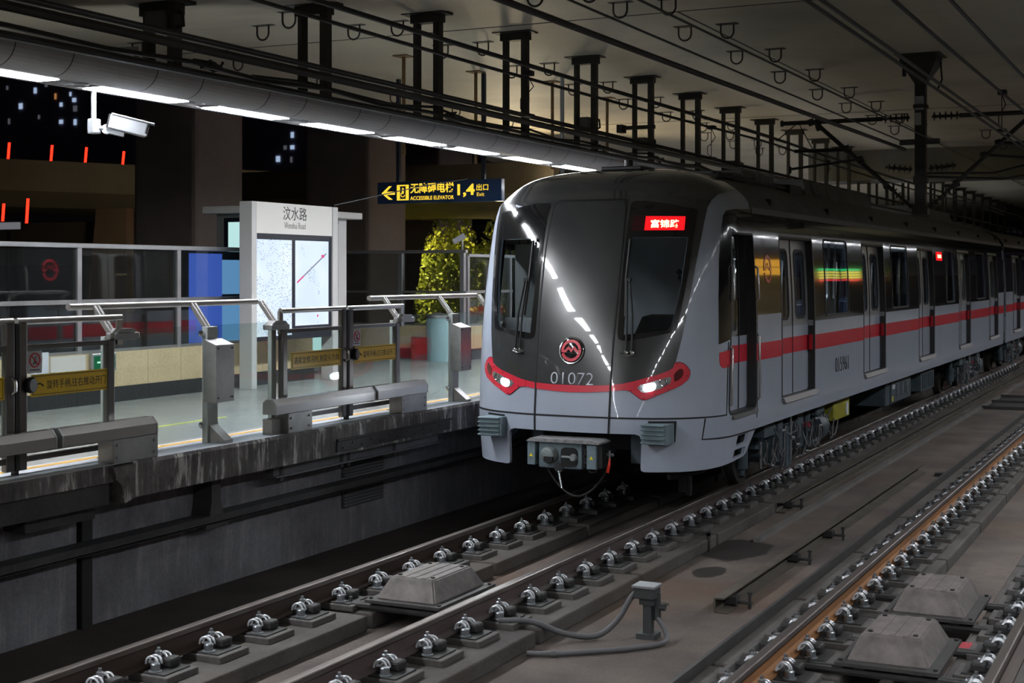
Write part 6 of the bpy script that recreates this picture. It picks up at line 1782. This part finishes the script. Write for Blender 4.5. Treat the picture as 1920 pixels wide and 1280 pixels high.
def tower(x0, x1, y, z1, lit, lab):
    t = thing('tower_block', lab, 'tower block', ((x0 + x1) / 2, y, -3), 'dark tower blocks in the night')
    MB().box(x0, x1, y, y + 14, -3, z1).build('tower_body', mat('night_tower', (0.30, 0.27, 0.34), 0.8), t)
    for x, z, w_, h, m in lit:
        MB().box(x - w_ / 2, x + w_ / 2, y - 0.08, y, z - h / 2, z + h / 2).build('lit_window', m, t)
wl = emit('window_cool', (0.55, 0.72, 1.0), 0.6); wd = emit('window_dim', (0.40, 0.42, 0.50), 0.16); ww = emit('window_warm', (1.0, 0.42, 0.15), 0.35)
def wins(pts, cyc):
    out = []
    for i, (x, z) in enumerate(pts):
        m = cyc[i % len(cyc)]
        out.append((x, z, 0.16 + 0.10 * (i % 3), 0.32 + 0.14 * (i % 2), m))
    return out
tower(-98, -77, 88, 40, wins([(-89.7, 18.1), (-86.6, 17.7), (-82.4, 16.7), (-84.4, 17.1), (-83.8, 16.4), (-82.3, 16.0), (-86.2, 15.5), (-82.3, 14.9), (-83.8, 15.0), (-89.5, 15.3), (-85.4, 18.1), (-88.2, 16.5), (-82.8, 17.2)],
                             [wd, wl, wl, ww, wl, wd, wd, wl, wl, wd]), 'dark tower block with scattered lit windows above the hanging camera')
tower(-76, -64.5, 96, 34, wins([(-76.0, 15.2), (-66.7, 13.9), (-66.7, 12.9), (-66.8, 11.9), (-67.4, 12.9), (-68.1, 12.0), (-74.6, 12.8)], [wl, wl, wl, wd, wd]), 'dark tower block with a short column of white lit windows')
tower(-64, -54, 110, 26, wins([(-61.3, 13.0), (-60.3, 12.6), (-58.4, 11.7)], [wl, wd, wd]), 'distant dark block above the hanging direction sign')
t = thing('lit_panel', 'pair of dim white lit panels beside the tall red bar', 'lit panel', (-32.0, 30.6, 3.0))
for x0, x1 in ((-31.75, -31.35), (-31.30, -30.75)): MB().box(x0, x1, 30.60, 30.66, 3.92, 4.12).build('panel_face', emit('dim_white_panel', (0.5, 0.5, 0.55), 0.28), t)
MB().box(-31.80, -30.70, 30.66, 30.72, 3.88, 4.16).box(-31.3, -31.2, 30.66, 30.72, -3, 3.9).build('panel_stand', hang_mat, t)
# ground outside, bushes
struct(MB().box(-160, -15.6, -20, 160, -3.2, -3.0).build('ground', mat('dark_ground', (0.03, 0.03, 0.028), 0.9)))
leaf_m = mat('bush_leaf', (0.20, 0.22, 0.024), 0.55, var=0.55, scale=1.6)
def bush(c, r, n, lab, seed):
    rr = random.Random(seed)
    t = thing('bush', lab, 'bush', (c[0], c[1], -3.0), 'bushes beyond the platform')
    q = MB()
    for k in range(n):
        a = rr.random() * 2 * PI; u = rr.random() * 2 - 1; s_ = math.sqrt(1 - u * u); rad = (0.68 + 0.32 * rr.random())
        lump = 1 + 0.20 * math.sin(3 * a + seed) * math.cos(5 * u + seed)
        p = Vector((c[0] + r[0] * rad * lump * s_ * math.cos(a), c[1] + r[1] * rad * lump * s_ * math.sin(a), c[2] + r[2] * rad * lump * u))
        d = Vector((rr.random() - .5, rr.random() - .5, rr.random() - .2)).normalized(); e = d.orthogonal().normalized(); L_ = 0.035 + 0.055 * rr.random(); W_ = L_ * 0.5
        vs = [q.bm.verts.new(p + d * L_), q.bm.verts.new(p + e * W_), q.bm.verts.new(p - d * L_), q.bm.verts.new(p - e * W_ + Vector((0, 0, 0.02)))]
        q._face(vs)
    q.build('foliage', leaf_m, t, recalc=False)
    q = MB()
    for k in range(6):
        a = 2 * PI * k / 6; q.tube([(c[0], c[1], -3.0), (c[0] + r[0] * 0.3 * math.cos(a), c[1] + r[1] * 0.3 * math.sin(a), c[2]), (c[0] + r[0] * 0.7 * math.cos(a), c[1] + r[1] * 0.7 * math.sin(a), c[2] + r[2] * 0.5)], 0.06, 6)
    q.tube([(c[0], c[1], -3.0), (c[0], c[1], c[2] + r[2] * 0.6)], 0.09, 6)
    q.build('stem', mat('bush_stem', (0.06, 0.045, 0.03), 0.8), t)
bush((-16.9, 31.2, 1.0), (1.0, 0.8, 2.75), 15000, 'yellow-green bush lit at night behind the small camera of the end windbreak', 2)
bush((-15.2, 30.9, 1.0), (1.0, 0.8, 2.75), 15000, 'yellow-green bush lit at night beside the shoulder of the train', 5)
bush((-22.9, 29.3, 2.1), (0.75, 0.75, 1.6), 3000, 'small lit bush between the dark column and the kiosk', 9)
# street lamps that light the bushes and the beige wall
def street_lamp(x, y, z, e, lab, aim, col=(1.0, 0.84, 0.34), ang=80):
    t = thing('street_lamp', lab, 'street lamp', (x, y, -3.0), 'street lamps beyond the platform')
    MB().cyl((x, y, -3), (x, y, z + 0.1), 0.06, seg=8).build('lamp_post', hang_mat, t)
    MB().box(x - 0.3, x + 0.3, y - 0.15, y + 0.15, z, z + 0.12).build('lamp_head', hang_mat, t)
    MB().box(x - 0.25, x + 0.25, y - 0.12, y + 0.12, z - 0.02, z).build('lamp_lens', emit('sodium_lens', col, 20.0), t)
    ld = bpy.data.lights.new('street_lamp_light', 'SPOT'); ld.energy = e; ld.color = col; ld.shadow_soft_size = 0.2; ld.spot_size = math.radians(ang); ld.spot_blend = 0.6
    lo = bpy.data.objects.new('street_lamp_light', ld); COL.objects.link(lo); lo.parent = t; lo.location = (0, 0, z + 3.0 - 0.25)
    lo.rotation_euler = (Vector(aim) - Vector((x, y, z - 0.25))).to_track_quat('-Z', 'Y').to_euler()
street_lamp(-18.0, 29.75, 3.7, 2000, 'street lamp hidden behind the brown column, lighting the bushes', (-15.7, 31.2, 1.9), ang=95)
street_lamp(-20.0, 24.0, 3.6, 420, 'street lamp behind the camera column, lighting the beige wall', (-28.0, 31.0, 3.2), (1.0, 0.80, 0.55), 50)
street_lamp(-25.2, 38.8, 3.6, 900, 'added street lamp, unseen behind the station sign column, brightening the road viaduct', (-33.0, 41.0, 5.6), (1.0, 0.84, 0.55), 120)  # added lamp, placed out of sight to lift the dark viaduct
# headlamp beams of the train (the lamps are lit)
for sgn in (1, -1):
    p = nose(0.85 * sgn, 1.44)
    ld = bpy.data.lights.new('headlamp_beam', 'SPOT'); ld.energy = 45; ld.color = (0.85, 0.95, 1.0); ld.spot_size = math.radians(70); ld.spot_blend = 0.8; ld.shadow_soft_size = 0.06
    lo = bpy.data.objects.new('headlamp_beam', ld); COL.objects.link(lo); lo.parent = lead
    lo.location = Vector((p[0] + 0.05 * sgn, p[1] - 0.10, p[2])) - wloc(lead)
    lo.rotation_euler = (math.radians(-80), 0, 0)

# added fill lamp, unseen behind the train nose, warming the far soffit
t = thing('soffit_fill_lamp', 'added fill lamp unseen on a pole behind the train, warming the soffit', 'fill lamp', (-14.0, 29.0, -3.0))
MB().cyl((-14.0, 28.6, -3.0), (-14.0, 28.6, 3.3), 0.05, seg=8).build('lamp_post', hang_mat, t)
MB().box(-14.15, -13.85, 28.5, 28.7, 3.3, 3.42).build('lamp_head', hang_mat, t)
MB().box(-14.13, -13.87, 28.52, 28.68, 3.42, 3.43).build('lamp_lens', emit('warm_fill_lens', (1.0, 0.82, 0.52), 25.0), t)
ld = bpy.data.lights.new('soffit_fill_beam', 'SPOT'); ld.energy = 520; ld.color = (1.0, 0.82, 0.52); ld.spot_size = math.radians(150); ld.spot_blend = 0.7; ld.shadow_soft_size = 0.3
lo = bpy.data.objects.new('soffit_fill_beam', ld); COL.objects.link(lo); lo.parent = t; lo.location = (0, -0.4, 6.5)
lo.rotation_euler = (Vector((-8.5, 27.0, 5.8)) - Vector((-14.0, 28.6, 3.5))).to_track_quat('-Z', 'Y').to_euler()
# lit boards hanging over the near platform; seen only as reflections in the side of the train
def board(x, y, z, wd, rows, lab):
    t = thing('platform_display', lab, 'display board', (x, y, z), 'lit boards over the near platform')
    n = len(rows); h = 0.62
    MB().box(x - 0.06, x + 0.06, y, y + wd, z, z + h).build('board_case', black_plastic, t)
    for k, m in enumerate(rows):
        a = z + h * k / n
        MB().box(x - 0.075, x + 0.075, y - 0.01, y + wd + 0.01, a + 0.02, a + h / n - 0.015).build('lit_row', m, t)
    MB().box(x - 0.03, x + 0.03, y + wd / 2 - 0.03, y + wd / 2 + 0.03, z + h, 5.8).build('hanger_pole', hang_mat, t)
yl = emit('board_yellow', (0.85, 0.75, 0.12), 2.2); gn = emit('board_green', (0.03, 0.75, 0.22), 2.2); rd_ = emit('board_red', (0.9, 0.05, 0.06), 2.2); og = emit('board_orange', (1.0, 0.48, 0.05), 1.6)
for y in (50.0, 53.5): board(3.0, y, 3.05, 2.6, [rd_, yl, yl, yl, gn], 'lit green, yellow and red board over the near platform')
board(2.5, 40.0, 3.3, 3.0, [og, og], 'lit orange board over the near platform')
